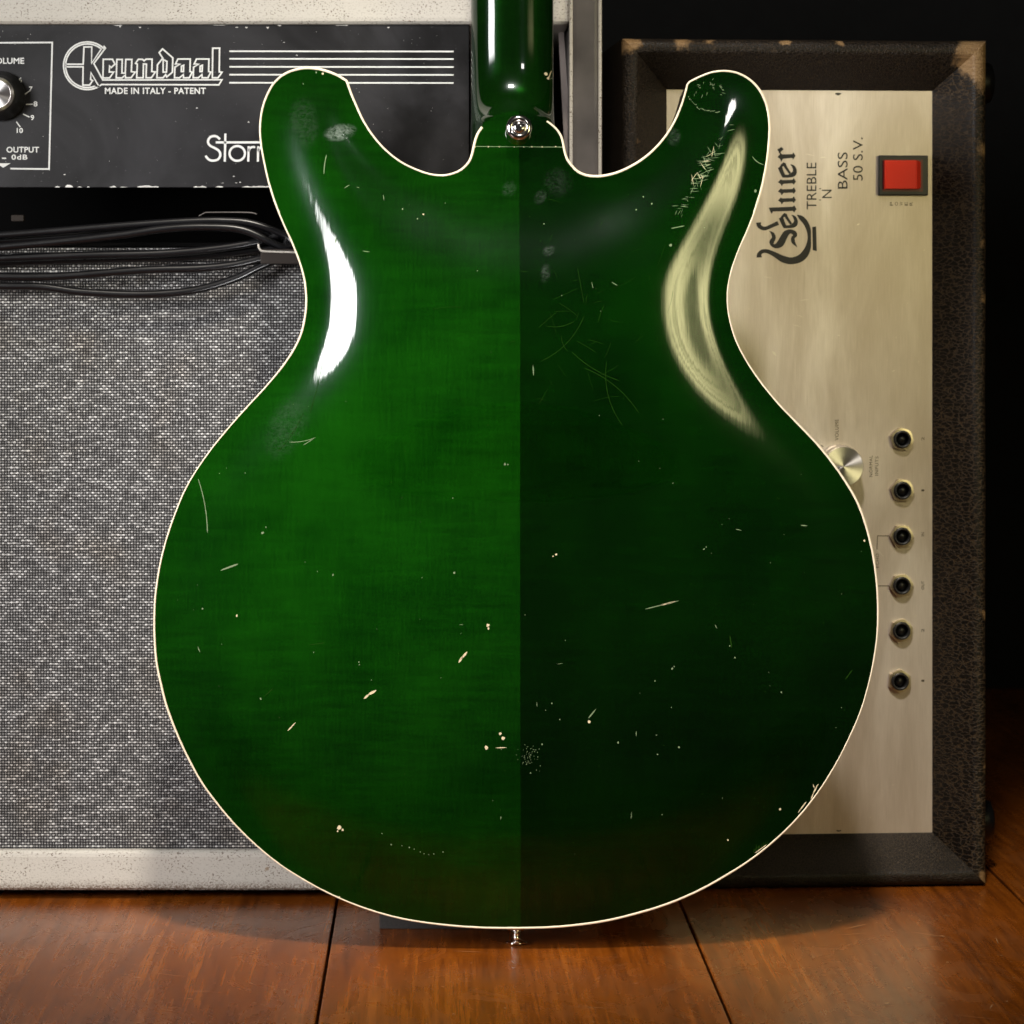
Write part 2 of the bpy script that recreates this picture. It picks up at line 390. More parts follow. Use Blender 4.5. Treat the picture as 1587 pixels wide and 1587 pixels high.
def floor_wood():
    t = NT('varnished_floor_boards'); co = t.obj()
    rnd = t.n('ObjectInfo', out=5)
    off = t.vec('ADD', co, t.n('CombineXYZ', {0: t.math('MULTIPLY', rnd, 9.0), 1: t.math('MULTIPLY', rnd, 5.0), 2: 0.0}))
    grain = t.noise(t.scaled((240, 7, 7), off), 1.0, 5, 0.62, 0.6)
    pore = t.noise(t.scaled((1300, 28, 28), off), 1.0, 2, 0.5)
    wide = t.noise(t.scaled((14, 3.0, 3.0), off), 1.0, 4, 0.6, 0.8)
    c = t.ramp(t.math('ADD', t.math('MULTIPLY', grain, 0.55), t.math('MULTIPLY', wide, 0.45)),
               [(0.30, (0.070, 0.017, 0.0018)), (0.5, (0.200, 0.050, 0.004)), (0.70, (0.35, 0.100, 0.010))])
    c = t.mix(t.math('MULTIPLY', t.step(pore, 0.52, 0.70), 0.55), c, (0.045, 0.014, 0.005))
    worn = t.noise(t.scaled((26, 12, 12), off), 1.0, 5, 0.68, 1.4)
    c = t.mix(t.math('MULTIPLY', t.step(worn, 0.45, 0.80), 0.12), c, (0.30, 0.17, 0.09))
    scr = t.noise(t.scaled((60, 900, 1), t.n('VectorRotate', {'Vector': off, 'Angle': 0.35}, rotation_type='Z_AXIS')), 1.0, 2, 0.5)
    scm = t.math('MULTIPLY', t.step(scr, 0.72, 0.76), t.step(t.noise(off, 20, 3), 0.58, 0.68))
    c = t.mix(t.math('MULTIPLY', scm, 0.5), c, (0.50, 0.36, 0.24))
    nick = t.step(t.noise(off, 330, 2, 0.5, 0.8), 0.73, 0.76)
    c = t.mix(t.math('MULTIPLY', nick, 0.45), c, (0.42, 0.26, 0.13))
    r = t.math('ADD', 0.22, t.math('ADD', t.math('MULTIPLY', t.step(worn, 0.25, 0.80), 0.10), t.math('MULTIPLY', scm, 0.2)))
    h = t.math('ADD', t.math('MULTIPLY', grain, 0.4), t.math('ADD', t.math('MULTIPLY', scm, -0.4), t.math('MULTIPLY', worn, 0.0)))
    return t.done(t.bsdf(Base_Color=c, Roughness=r, Specular_IOR_Level=0.32, Normal=t.bump(h, 0.15, 0.0006)))

def spun_metal(name, cx, cz):
    t = NT(name); X, Y, Z = t.sep(t.obj())
    dx = t.math('SUBTRACT', X, cx); dz = t.math('SUBTRACT', Z, cz)
    r = t.math('SQRT', t.math('ADD', t.math('MULTIPLY', dx, dx), t.math('MULTIPLY', dz, dz)))
    ring = t.noise(t.n('CombineXYZ', {0: t.math('MULTIPLY', r, 5200.0)}), 1.0, 2)
    tang = t.n('CombineXYZ', {0: t.math('MULTIPLY', dz, -1.0), 1: 0.0, 2: dx})
    tw = t.n('VectorTransform', {0: tang}, vector_type='VECTOR', convert_from='OBJECT', convert_to='WORLD')
    return t.done(t.bsdf(Base_Color=t.mix(ring, (0.62, 0.60, 0.59), (0.86, 0.84, 0.83)), Metallic=1.0, Roughness=0.34, Anisotropic=0.9, Tangent=tw))

M_cream = simple('aged_cream_binding', (0.74, 0.63, 0.48), 0.38, var=0.18, scale=140)
M_chip = simple('bare_wood_chip', (0.54, 0.45, 0.30), 0.7, var=0.4, scale=600, spec=0.1)
M_scr = simple('lacquer_scratch', (0.16, 0.21, 0.12), 0.7, var=0.4, scale=300, spec=0.05)
M_scrg = simple('faint_lacquer_scratch', (0.010, 0.036, 0.003), 0.7, var=0.4, scale=300, spec=0.03)
M_chrome = simple('chrome', (0.82, 0.80, 0.79), 0.12, 1.0, var=0.05)
M_nickel = simple('worn_nickel', (0.60, 0.52, 0.40), 0.30, 1.0, var=0.2, scale=500)
M_black = simple('black_plastic', (0.012, 0.012, 0.013), 0.42, var=0.2)
M_hole = simple('dark_socket', (0.004, 0.004, 0.004), 0.35, var=0.2)
M_rubber = simple('black_cable_rubber', (0.004, 0.004, 0.005), 0.30, var=0.25, scale=40)
M_felt = simple('dusty_black_felt', (0.035, 0.032, 0.030), 0.9, var=0.7, scale=700)
M_dark = NT('black_painted_inside'); M_dark = M_dark.done(M_dark.bsdf(Base_Color=M_dark.mix(M_dark.noise(M_dark.obj(), 30), (0.0015, 0.0015, 0.0015), (0.003, 0.003, 0.003)), Roughness=0.9, Specular_IOR_Level=0.08))
M_wall = simple('dark_wall', (0.0015, 0.0015, 0.0016), 0.95)
M_grey = simple('grey_silver_vinyl', (0.085, 0.076, 0.072), 0.4, var=0.75, scale=26)
M_brown = simple('grey_brown_strap', (0.15, 0.125, 0.115), 0.6, var=0.2)
M_tin = simple('brown_painted_bracket', (0.012, 0.006, 0.0025), 0.75, var=0.3)
M_print = simple('white_print', (0.62, 0.63, 0.62), 0.6, var=0.12, scale=200)
M_printk = simple('black_print', (0.010, 0.009, 0.007), 0.5, var=0.3, scale=300)
M_prints = simple('small_brown_black_print', (0.05, 0.036, 0.018), 0.5, var=0.3, scale=300)
M_bare = simple('bare_aluminium_edge', (0.70, 0.69, 0.66), 0.4, 0.6, var=0.2, scale=300)
M_red = NT('red_rocker_plastic'); M_red = M_red.done(M_red.bsdf(Base_Color=(0.86, 0.045, 0.02, 1), Roughness=0.28, Coat_Weight=0.3, Subsurface_Weight=0.15, Subsurface_Radius=(0.004, 0.001, 0.001), Subsurface_Scale=0.5))
M_cloth, M_vinyl, M_bpanel, M_plate, M_floor = grille_cloth(), white_vinyl(), black_panel(), brushed_plate(), floor_wood()

# ---------------------------------------------------------------- the setting: floor boards, dark wall
floor = mesh_obj('floor', [(-3, -3, -0.024), (3, -3, -0.024), (3, 1.2, -0.024), (-3, 1.2, -0.024)], [(0, 1, 2, 3)], M_dark); floor['kind'] = 'structure'
PW = 0.2092; X0 = (511 - VX) * K * (D + 0.02) / D
for i in range(-6, 7):
    a = X0 + i * PW; b = a + PW
    lift = [0.0, -0.0006, 0.0004][i % 3]
    bmesh_ = box_bm(-PW / 2 + 0.0008, PW / 2 - 0.0008, -2.6, 1.15, -0.022, 0.0, 0.0009, 2)
    o = bm_obj('plank', bmesh_, M_floor, floor); o.location = ((a + b) / 2, 0, min(lift, 0.0))
    o['label'] = 'wide orange brown varnished floor board'
fv, ff = [], []
for i in range(150):
    x, y = random.uniform(-0.34, 0.42), random.uniform(-0.20, 0.14); a = random.choice((0.1, -0.2, 1.4, 0.5, 2.4)) + random.uniform(-0.3, 0.3)
    l = random.choice((0.0006, 0.001, 0.0015, 0.003, 0.008, 0.014)) * random.uniform(0.6, 1.2); w_ = random.uniform(0.00015, 0.0004) * (2.0 if l < 0.002 else 0.7); b = len(ff) * 4
    c_, s_ = math.cos(a), math.sin(a)
    fv += [(x + c_ * u * l - s_ * v * w_, y + s_ * u * l + c_ * v * w_, 0.00025) for u, v in ((-1, -.3), (.2, -1), (1, .2), (-.2, 1))]; ff.append((b, b + 1, b + 2, b + 3))
mesh_obj('scuff_marks', fv, ff, simple('pale_floor_scuff', (0.36, 0.21, 0.10), 0.6, var=0.4, scale=200), floor, kind='stuff')
wall = bm_obj('wall', box_bm(-3, 3, 1.16, 1.2, -0.02, 2.6), M_wall); wall['kind'] = 'structure'

# ---------------------------------------------------------------- left amplifier
LY = 0.143
LF = Frame((0, LY, 0))
amp = empty('guitar_amplifier', LF)
tag(amp, 'white and grey amplifier cabinet with black control panel and woven grille cloth', 'amplifier')
def lbox(name, px0, py0, px1, py1, y0, y1, mat, bev=0.0, yref=None, parent=None, **k):
    yr = y0 if yref is None else yref
    x0, z1 = LF.at(px0, py0, yr); x1, z0 = LF.at(px1, py1, yr)
    return bm_obj(name, box_bm(x0, x1, y0, y1, z0, z1, bev, 3), mat, parent or amp, smooth=False, **k)
XL = -330
lbox('top_board', XL, -130, 884, 37.5, 0.0, 0.26, M_vinyl, 0.004)
lbox('base_board', XL, 1318, 930, 1381, 0.0, 0.26, M_vinyl, 0.004)
gr = lbox('grille_cloth', XL, 383, 884, 1317, 0.006, 0.02, M_cloth, 0.002)
lbox('back_panel', XL, 38, 884, 1316, 0.24, 0.255, M_dark, yref=0.0)
lbox('cavity_shelf', XL, 376, 884, 382, 0.0065, 0.238, M_dark, yref=0.0065)
lbox('side_board', 886, -120, 929, 1317.5, -0.004, 0.26, M_grey, 0.003)
for px in (885.2, 930.0):
    x, z1 = LF.at(px, -118, -0.004); _, z0 = LF.at(px, 1316, -0.004)
    bm_obj('piping', tube_bm([(x, -0.003, z0 + (z1 - z0) * i / 40 ) for i in range(41)], 0.0012, 8), M_vinyl, amp, True)
for px in (-200, 700):
    x, z = LF.at(px, 1385, 0.03)
    bm_obj('foot', lathe_bm([(0.016, 0), (0.018, 0.001), (0.018, LF.at(0, 1381, 0)[1] + 0.0005)], (x, 0.04, LF.at(0, 1381, 0)[1] + 0.0005), '-z', 20), M_black, amp)
# black control panel
PY = 0.003
panel = lbox('control_panel', XL, 38.5, 727, 290.5, PY, 0.009, M_bpanel, 0.0004)
# bare metal where the paint is knocked off the panel's edges
vs, fs = [], []
def chipstrip(px0, px1, py, h):
    n = max(2, int((px1 - px0) / 3)); b = len(vs)
    for i in range(n + 1):
        px = px0 + (px1 - px0) * i / n
        t_ = h * random.uniform(0.35, 1.1) * (0.3 if i in (0, n) else 1)
        for q in (py, py - t_):
            x, z = LF.at(px, q, PY - 0.0002); vs.append((x, PY - 0.0002, z))
    for i in range(n): fs.append((b + 2 * i, b + 2 * i + 2, b + 2 * i + 3, b + 2 * i + 1))
for a, b, h in ((85, 93, 3), (101, 113, 4), (120, 127, 2), (135, 139, 3), (213, 246, 3), (300, 320, 2.4), (334, 346, 2), (375, 430, 2.4), (170, 180, 2.5), (186, 197, 1.5)):
    chipstrip(a, b, 290.3, h)
for a, b, h in ((176, 190, -1.5), (215, 219, -2), (365, 369, -3), (380, 384, -3), (413, 417, -3), (430, 436, -2), (330, 350, -1.2), (520, 540, -1.2), (600, 604, -2)):
    chipstrip(a, b, 38.8 + (3 if b - a < 6 else 0), h)
for x, y in ((366, 284), (372, 283), (362, 274), (345, 284), (305, 168), (100, 271), (186, 42), (385, 190), (440, 66), (460, 86)):
    chipstrip(x - 1.3, x + 1.6, y, 2.4)
for _ in range(70):
    x, y = random.uniform(0, 700), random.uniform(42, 286); chipstrip(x - .4, x + .4, y, 0.9)
mesh_obj('bare_edge_chips', vs, fs, M_bare, amp, kind='stuff')
# the print on the panel
y_ = PY - 0.00035
def z2(pts, ox=90, oy=50, s=11.336): return [(ox + p[0] / s, oy + p[1] / s) + tuple(q / s for q in p[2:]) for p in pts]
def z3(pts): return z2(pts, 210)
pr = Print(LF, y_)
cx, cy = 90 + 515 / 11.336, 50 + 588 / 11.336
for rr in (418 / 11.336, 383 / 11.336):
    pr.stroke([(cx + rr * math.cos(a), cy - rr * math.sin(a)) for a in np.linspace(R(44 if rr > 35 else 50), R(301 if rr > 35 else 297), 70)], 2.3)
LW = 2.3
pr.stroke(z2([(125, 562), (442, 562), (455, 258), (592, 258), (588, 548), (768, 282)]), LW)
pr.stroke(z2([(800, 240), (832, 278), (628, 548), (785, 838), (2880, 834), (2825, 924), (770, 918), (690, 965)]), LW)
pr.stroke(z2([(125, 607), (440, 607), (435, 928), (555, 928), (606, 850), (572, 828), (578, 708), (700, 922), (650, 950)]), LW)
pr.stroke(z2([(795, 475), (955, 475), (1000, 560), (930, 622), (903, 588), (900, 698), (978, 698), (905, 803), (788, 803)]), LW, True)
pr.stroke(z2([(1032, 478), (1128, 478), (1122, 718), (1180, 718), (1190, 478), (1297, 478), (1287, 692), (1356, 700), (1282, 800), (1182, 800), (1183, 748), (1125, 803), (1022, 803)]), LW, True)
pr.stroke(z3([(0, 545), (50, 475), (125, 475), (150, 502), (188, 472), (292, 472), (286, 690), (350, 697), (277, 800), (185, 800), (192, 560), (140, 556), (135, 800), (20, 800), (32, 560)]), LW, True)
pr.stroke(z3([(415, 358), (475, 292), (655, 450), (650, 700), (548, 785), (530, 745), (482, 800), (376, 800), (386, 570), (480, 455)]), LW, True)
pr.stroke(z3([(486, 480), (486, 700), (543, 700), (553, 512)]), LW, True)
for dx in (0, 328):
    pr.stroke([(p[0] + dx / 11.336, p[1]) for p in z3([(702, 558), (745, 470), (962, 470), (957, 690), (996, 700), (945, 800), (842, 800), (840, 742), (776, 800), (685, 800), (692, 612), (785, 560)])], LW, True)
    pr.stroke([(p[0] + dx / 11.336, p[1]) for p in z3([(805, 690), (808, 595), (846, 580), (842, 690)])], LW, True)
pr.stroke(z3([(1357, 280), (1477, 280), (1471, 695), (1520, 702), (1450, 800), (1350, 800)]), LW, True)
pr.build('maker_logo', M_print, panel)
pr = Print(LF, y_)
pr.text('MADE IN ITALY - PATENT', 162.5, 135.8, 319, 145.6, bold=0.022, space=1.08)
for i, yy in enumerate((79.5, 91.2, 103.6, 115.8, 128.3)): pr.stroke([(355.5, yy - 0.1), (703, yy + 0.3)], 2.3)
pr.build('lettering', M_print, panel)
pr = Print(LF, y_); s6 = 120 / 1587.0
def z6(pts): return [(300 + p[0] * s6, 190 + p[1] * s6) for p in pts]
pr.stroke(z6(catmull([(540, 345), (490, 295), (420, 275), (340, 300), (298, 370), (305, 430), (350, 480), (430, 520), (510, 570), (545, 630), (540, 700), (490, 760), (390, 780), (310, 755), (245, 680)], 5)), 3.5)
pr.stroke(z6([(652, 225), (640, 800)]), 3.4); pr.stroke(z6([(455, 405), (1700, 405)]), 3.4)
pr.stroke(z6([(895 + 158 * math.cos(a), 632 + 152 * math.sin(a)) for a in np.linspace(0, 2 * math.pi, 36)[:-1]]), 3.4, True)
pr.stroke(z6([(1130, 485), (1120, 800)]), 3.3); pr.stroke(z6(catmull([(1128, 590), (1160, 525), (1210, 500), (1260, 505)], 5)), 3.3)
pr.stroke(z6([(1325, 485), (1318, 800)]), 3.3); pr.stroke(z6(catmull([(1325, 590), (1360, 520), (1420, 490), (1480, 520), (1500, 600), (1498, 800)], 5)), 3.3)
pr.stroke(z6(catmull([(1500, 590), (1540, 520), (1600, 490), (1660, 520), (1680, 600), (1678, 800)], 5)), 3.3)
pr.build('model_name', M_print, panel)
pr = Print(LF, y_); s5 = 7.557
def z5(x, y): return (x / s5, 60 + y / s5)
pr.stroke([(-120, 67), (81, 65.8), (76, 262), (16, 261.3)], 2.4)
pr.text('VOLUME', -16, 89.5, 37.5, 99, bold=0.02); pr.text('OUTPUT', 10, 227.5, 60.5, 236.5, bold=0.02, space=1.05)
pr.text('0dB', 17.8, 239.5, 42.5, 247.5, bold=0.02, space=1.15); pr.stroke([(3, 245.3), (9.5, 245.3)], 2)
pr.poly([(-6, 253), (16.5, 253), (5, 260)])
for tx, px, py, w in (('5', 10.3, 119, 5), ('6', 31.4, 124, 5.5), ('7', 47.6, 138, 5.5), ('8', 55, 161, 6), ('9', 50.2, 182.3, 5.5), ('10', 30.7, 202.2, 9.5)):
    pr.text(tx, px - w / 2, py - 4, px + w / 2, py + 4, bold=0.02)
for a, b in (((190, 570), (228, 510)), ((275, 662), (345, 612)), ((303, 770), (385, 766)), ((270, 882), (345, 918)), ((192, 972), (238, 1035))):
    pr.stroke([z5(*a), z5(*b)], 1.7)
pr.build('dial_print', M_print, panel)
kx, kz = LF.at(1, 149, PY)
kb = bmesh.new(); n = 48
prof = [(0.0150, 0.0), (0.0152, 0.003), (0.0128, 0.0045), (0.0116, 0.0135), (0.0108, 0.0150)]
lathe_bm(prof, (kx, PY, kz), '-y', 48, kb)
kn = bm_obj('volume_knob', kb, M_black, amp, True)
bm_obj('knob_cap', lathe_bm([(0.0104, 0.0149), (0.0103, 0.0156), (0.0085, 0.0160), (0.0083, 0.0155), (0.004, 0.0155)], (kx, PY, kz), '-y', 48), spun_metal('spun_knob_cap', kx, kz), kn, False)
# little latch plate inside the dark cavity, hook bracket that carries the cable
lbox('latch_plate', 17, 333, 37, 343, 0.03, 0.034, M_tin, 0.0006)
br = bmesh.new()
x0, z1 = LF.at(404, 386, -0.02); x1, z0 = LF.at(500, 409, -0.02)
box_bm(x0, x1, -0.022, -0.004, z0, z1, 0.0006, 2, br)
brk = bm_obj('cable_bracket', br, M_tin, amp)
lp = [LF.p3(*p, -0.0225) for p in catmull([(400.5, 378), (401.5, 384), (405, 388.5), (412, 389.6), (440, 390.5), (500, 392)], 4)]
bm_obj('bracket_lip', tube_bm(lp, 0.0007, 8), M_vinyl, brk, True)
bm_obj('bracket_arm', box_bm(x0 + 0.012, x1, -0.004, 0.0065, z0 + 0.002, z1 - 0.003), M_tin, brk)
lp = [LF.p3(*p, -0.0115) for p in catmull([(308, 335), (316, 330.5), (322, 329.3), (355, 329), (388, 329.5), (398, 332)], 4)]
bm_obj('cable_clip', tube_bm(lp, 0.00035, 8), M_grey, amp, True)
# slanting strip and gusset seen past the neck
P_ = lambda a, b, y: LF.p3(a, b, y)
vsq = [P_(861, -40, .05), P_(868, -40, .05), P_(892, 330, .05), P_(880, 330, .05)]
vsq += [(v[0], v[1] + 0.004, v[2]) for v in vsq]
mesh_obj('edge_strip', vsq, [(0, 1, 2, 3), (4, 7, 6, 5), (0, 4, 5, 1), (1, 5, 6, 2), (2, 6, 7, 3), (3, 7, 4, 0)], M_brown, amp)

# ---------------------------------------------------------------- coiled cable hanging in front of the grille
def zc(pts): return [(p[0] / 3.174, 290 + p[1] / 3.174) for p in pts]
strands = [
    ([(-260, 250), (0, 236), (300, 214), (600, 190), (900, 170), (1100, 166), (1250, 182), (1420, 250)], -0.010),
    ([(-260, 318), (0, 294), (300, 268), (600, 235), (800, 206), (1000, 196), (1200, 212), (1400, 300)], -0.013),
    ([(-260, 360), (0, 350), (400, 336), (800, 326), (1100, 298), (1300, 262), (1400, 230)], -0.009),
    ([(-260, 425), (0, 440), (300, 438), (700, 408), (1000, 398), (1200, 372), (1390, 310)], -0.012),
    ([(-260, 470), (0, 486), (200, 490), (400, 516), (700, 528), (950, 508), (1150, 452), (1280, 390), (1420, 330)], -0.010),
    ([(-260, 268), (0, 262), (300, 244), (600, 214), (900, 190), (1100, 186), (1290, 215), (1420, 300)], -0.003),
    ([(-260, 380), (0, 372), (300, 360), (600, 352), (900, 345), (1150, 320), (1400, 290)], -0.002),
]
path = []
for i, (pts, y) in enumerate(strands):
    q = [LF.p3(a, b, LY * 0 + y) for a, b in zc(pts)]
    q = [(v[0], v[1] + LY, v[2]) for v in q]
    if i % 2: q = q[::-1]
    path += q
path = catmull(path, 10)
cable = bm_obj('coiled_cable', tube_bm(path, 0.0024, 10), M_rubber, None, True)
tag(cable, 'black rubber cable coiled in long loops across the top of the grille cloth', 'cable')

# ---------------------------------------------------------------- right amplifier standing on its end
YAW = 3.8
RY = 963.0 / 877 * (D + 0.02) - D
RX = (1245 - VX) * K * (RY + D) / D
RF = Frame((RX, RY, 0), (0, 0, R(YAW)))
ramp = empty('amplifier_head', RF)
tag(ramp, 'brown leather covered amplifier head standing on end with champagne metal panel', 'amplifier')
xl, ztop = RF.at(965.5, 57); xr, zr = RF.at(1531, 64)
zt = (ztop + zr) / 2
LEA = {}
corners = [(xr - 0.002, 0.004, zt - 0.008, 0.014, 0.020), (xr, 0.0, zt - 0.022, 0.006, 0.012), (xl + 0.004, 0.002, zt - 0.003, 0.004, 0.0085), (xr, 0.0, 0.004, 0.003, 0.008),
           (xl + 0.012, -0.001, RF.at(975, 215)[1], 0.0005, 0.0045), (xr, 0.0, RF.at(1530, 460)[1], 0.0005, 0.005), (xr, 0.0, RF.at(1530, 230)[1], 0.002, 0.008), (xr, 0.0, RF.at(1530, 380)[1], 0.0005, 0.006),
           (RF.at(1102, 62)[0], 0.001, zt - 0.001, 0.0005, 0.005), (RF.at(1060, 62)[0], 0.001, zt - 0.002, 0.001, 0.007), (RF.at(1215, 62)[0], 0.001, zt - 0.001, 0.0005, 0.004), (RF.at(1300, 62)[0], 0.001, zt - 0.001, 0.0005, 0.004),
           (xr, 0.0, RF.at(1530, 955)[1], 0.0002, 0.004), (xr, 0.0, RF.at(1530, 1190)[1], 0.0002, 0.004)]
M_lea = leather('cracked_brown_leather', (210, 210, 430), corners)
M_leat = leather('grained_dark_brown_leather', (520, 520, 520), corners)
M_leaf = leather('fine_grained_brown_leather', (620, 620, 620))
LIP, BEV, DEP = 0.0098, 0.0205, 0.0200
prof = [(0.0, 0.26), (0.0, 0.006), (0.0012, 0.0022), (0.0036, 0.0004), (0.0070, 0.0), (0.0090, 0.0006), (LIP, 0.0018), (LIP + BEV, DEP), (LIP + BEV, DEP + 0.004)]
def frame_piece(name, side, mat):
    """One mitred side of the leather frame."""
    vs = []
    for (i, y) in prof:
        if side == 'left': vs += [(xl + i, y, i), (xl + i, y, zt - i)]
        if side == 'right': vs += [(xr - i, y, i), (xr - i, y, zt - i)]
        if side == 'top': vs += [(xl + i, y, zt - i), (xr - i, y, zt - i)]
        if side == 'bottom': vs += [(xl + i, y, i), (xr - i, y, i)]
    fs = [(2 * k, 2 * k + 1, 2 * k + 3, 2 * k + 2) for k in range(len(prof) - 1)]
    bm = bmesh.new(); bv = [bm.verts.new(v) for v in vs]
    for f in fs: bm.faces.new([bv[q] for q in f])
    bmesh.ops.subdivide_edges(bm, edges=[e for e in bm.edges if e.calc_length() > 0.1 and abs(e.verts[0].co.y - e.verts[1].co.y) < 1e-6], cuts=30)
    for v in bm.verts:      # the padded covering is not dead straight
        w = 0.0005 * math.sin(v.co.x * 61 + v.co.z * 43) + 0.0003 * math.sin(v.co.z * 160 + v.co.x * 131)
        if v.co.y < 0.01 and 0.004 < v.co.z: v.co.y += w
    return bm_obj(name, bm, mat, ramp, True)
for sd in ('left', 'right', 'top', 'bottom'): frame_piece('frame_' + 'side' if sd in ('left', 'right') else 'frame_' + sd, sd, {'bottom': M_leaf, 'right': M_lea}.get(sd, M_leat))
bm_obj('cabinet_back', box_bm(xl + 0.001, xr - 0.001, 0.255, 0.262, 0.001, zt - 0.001), M_dark, ramp)
PD = DEP + 0.0005
plate = bm_obj('control_plate', box_bm(xl + LIP + BEV - 0.002, xr - LIP - BEV + 0.0005, PD, PD + 0.003, LIP + BEV - 0.002, zt - LIP - BEV + 0.001), M_plate, ramp)
for px, py in ((1555, 1273), (1553, 128)):
    x, z = RF.at(1531, py, 0.05)
    z = RF.at(px, py, 0.05)[1]
    bm_obj('rubber_foot', lathe_bm([(0.0150, 0), (0.0150, 0.003), (0.0140, 0.012), (0.0125, 0.0155), (0.010, 0.0165)], (xr, 0.055, z), '+x', 28), M_rubber, ramp, True)
# print on the plate
yp = PD - 0.00015
pr = Print(RF, yp); s4 = 200 / 1587.0
def z4(pts): return [(1160 + p[0] * s4, 220 + p[1] * s4) + tuple(q * s4 for q in p[2:]) for p in pts]
def brush(pts, n=6): pr.stroke(z4(catmull(pts, n)), 1)
brush([(132, 1420, 66), (134, 1378, 52), (175, 1345, 48), (240, 1347, 50), (330, 1388, 62), (425, 1440, 84), (530, 1462, 84), (635, 1432, 92), (700, 1368, 88), (736, 1285, 66), (748, 1180, 42), (738, 1075, 56), (700, 990, 62), (650, 935, 58), (598, 898, 10)])
brush([(124, 990, 62), (130, 1028, 52), (165, 1058, 48), (215, 1062, 46), (290, 1030, 46), (366, 996, 52)])
brush([(258, 1095, 4), (298, 1130, 40), (312, 1180, 48), (285, 1230, 56), (300, 1272, 40), (345, 1278, 62), (392, 1248, 88), (425, 1190, 84), (462, 1128, 76), (515, 1100, 52), (565, 1122, 56), (578, 1150, 40), (548, 1178, 44), (552, 1230, 46), (598, 1292, 4)])
def fe(dx, dy):
    brush([(395 + dx, 930 + dy, 56), (415 + dx, 985 + dy, 50), (440 + dx, 1040 + dy, 46)], 4)
    brush([(425 + dx, 1040 + dy, 40), (500 + dx, 1042 + dy, 38), (560 + dx, 1018 + dy, 60), (578 + dx, 975 + dy, 48), (560 + dx, 925 + dy, 34), (525 + dx, 898 + dy, 8)])
    brush([(385 + dx, 955 + dy, 22), (440 + dx, 895 + dy, 40), (468 + dx, 935 + dy, 34), (520 + dx, 1010 + dy, 30)], 3)
fe(5, 0); fe(-8, -622)
pr.poly(z4([(248, 808), (280, 806), (545, 796), (562, 778), (592, 826), (562, 868), (545, 848), (300, 856), (286, 886), (266, 852)]))
for yb in (487, 600, 712):
    pr.poly(z4([(362, yb + 8), (396, yb - 28), (420, yb - 18), (540, yb - 22), (558, yb - 44), (584, yb + 2), (557, yb + 38), (540, yb + 22), (430, yb + 28), (408, yb + 58), (398, yb + 32)]))
pr.poly(z4([(356, 185), (396, 146), (420, 152), (538, 150), (552, 128), (580, 170), (550, 216), (536, 196), (425, 206), (402, 246), (390, 212)]))
pr.poly(z4([(352, 96), (406, 60), (432, 90), (388, 132)])); pr.stroke(z4([(378, 118), (404, 160)]), 2.2)
pr.poly(z4([(784, 1046), (832, 1038), (840, 1342), (790, 1330)]))
pr.build('maker_logo', M_printk, plate)
pr = Print(RF, yp)
pr.text('TREBLE', 1250.2, 252, 1265.2, 324.6, True); pr.text('N', 1274, 294, 1289, 307, True)
pr.poly([(1269.5, 309), (1272.5, 309.5), (1271.8, 310.8), (1269.8, 310.6)]); pr.poly([(1269.5, 292), (1272.5, 291.5), (1272, 293.2), (1269.8, 293.2)])
pr.text('BASS', 1298.2, 236, 1313.6, 292.5, True); pr.text('50 S.V.', 1322, 213, 1337.2, 280, True)
pr.build('lettering', M_printk, plate)
def small(*calls):
    for c in calls:
        p_ = Print(RF, yp); getattr(p_, c[0])(*c[1], **(c[2] if len(c) > 2 else {})); p_.build('lettering' if c[0] == 'text' else 'printed_line', M_prints, plate)
S15 = dict(rot=True, space=1.15)
small(('text', ('VOLUME', 1294, 650, 1299.6, 682.5), S15), ('text', ('NORMAL', 1347.3, 706, 1352.2, 739), S15), ('text', ('INPUTS', 1356.3, 707.5, 1361.2, 737), S15), ('text', ('ECHO', 1357.3, 858, 1362, 880), S15),
      ('stroke', ([(1381, 830.5), (1360, 830.5), (1359, 852)], 1.2)), ('stroke', ([(1358.5, 886), (1360, 908), (1381, 908)], 1.2)), ('stroke', ([(1273, 690), (1276, 692.5)], 1.2)))
for i, (tx, yy, hh) in enumerate((('2', 680, 5), ('1', 760, 3), ('IN', 828, 6), ('OUT', 907, 13), ('2', 977, 5), ('1', 1055, 3))):
    small(('text', (tx, 1428, yy - hh / 2, 1432.4, yy + hh / 2), dict(rot=True)))
for i, ch in enumerate('POWER'): small(('text', (ch, 1379.2 + i * 7.6, 313, 1384.0 + i * 7.6, 318.6), dict(rot=True)))
# scratches and specks in the plate
pr = Print(RF, yp + 0.00005)
for x, y, a, l, w in ((1276, 244, 0, 9, 1.6), (1255, 240, 12, 14, .8), (1330, 348, -30, 5, 2), (1247, 465, -5, 14, .7), (1240, 490, 20, 10, .6), (1300, 520, 0, 3, 2), (1360, 853, 45, 26, .7), (1385, 575, -20, 5, 1), (1190, 430, 10, 12, .7), (1235, 505, 15, 14, .6), (1420, 890, 80, 30, .6), (1200, 548, 50, 9, 4)):
    ca, sa = math.cos(R(a)) * l / 2, math.sin(R(a)) * l / 2
    pr.stroke([(x - ca, y - sa, w * .3), (x, y - .4, w), (x + ca, y + sa, w * .3)], w)
pr.build('scratches', simple('bright_metal_scratch', (0.80, 0.74, 0.62), 0.4, 0.3), plate)['kind'] = 'stuff'
for x, y, w in ((1299, 145, 9), (1300, 1287, 7), (1210, 1290, 4)):
    pr = Print(RF, yp - 0.00005); pr.stroke([(x - w / 2, y, 2), (x, y + 1, 4 if y < 500 else 2), (x + w / 2, y, 1.5)], 2); pr.build('nick', M_printk, plate)
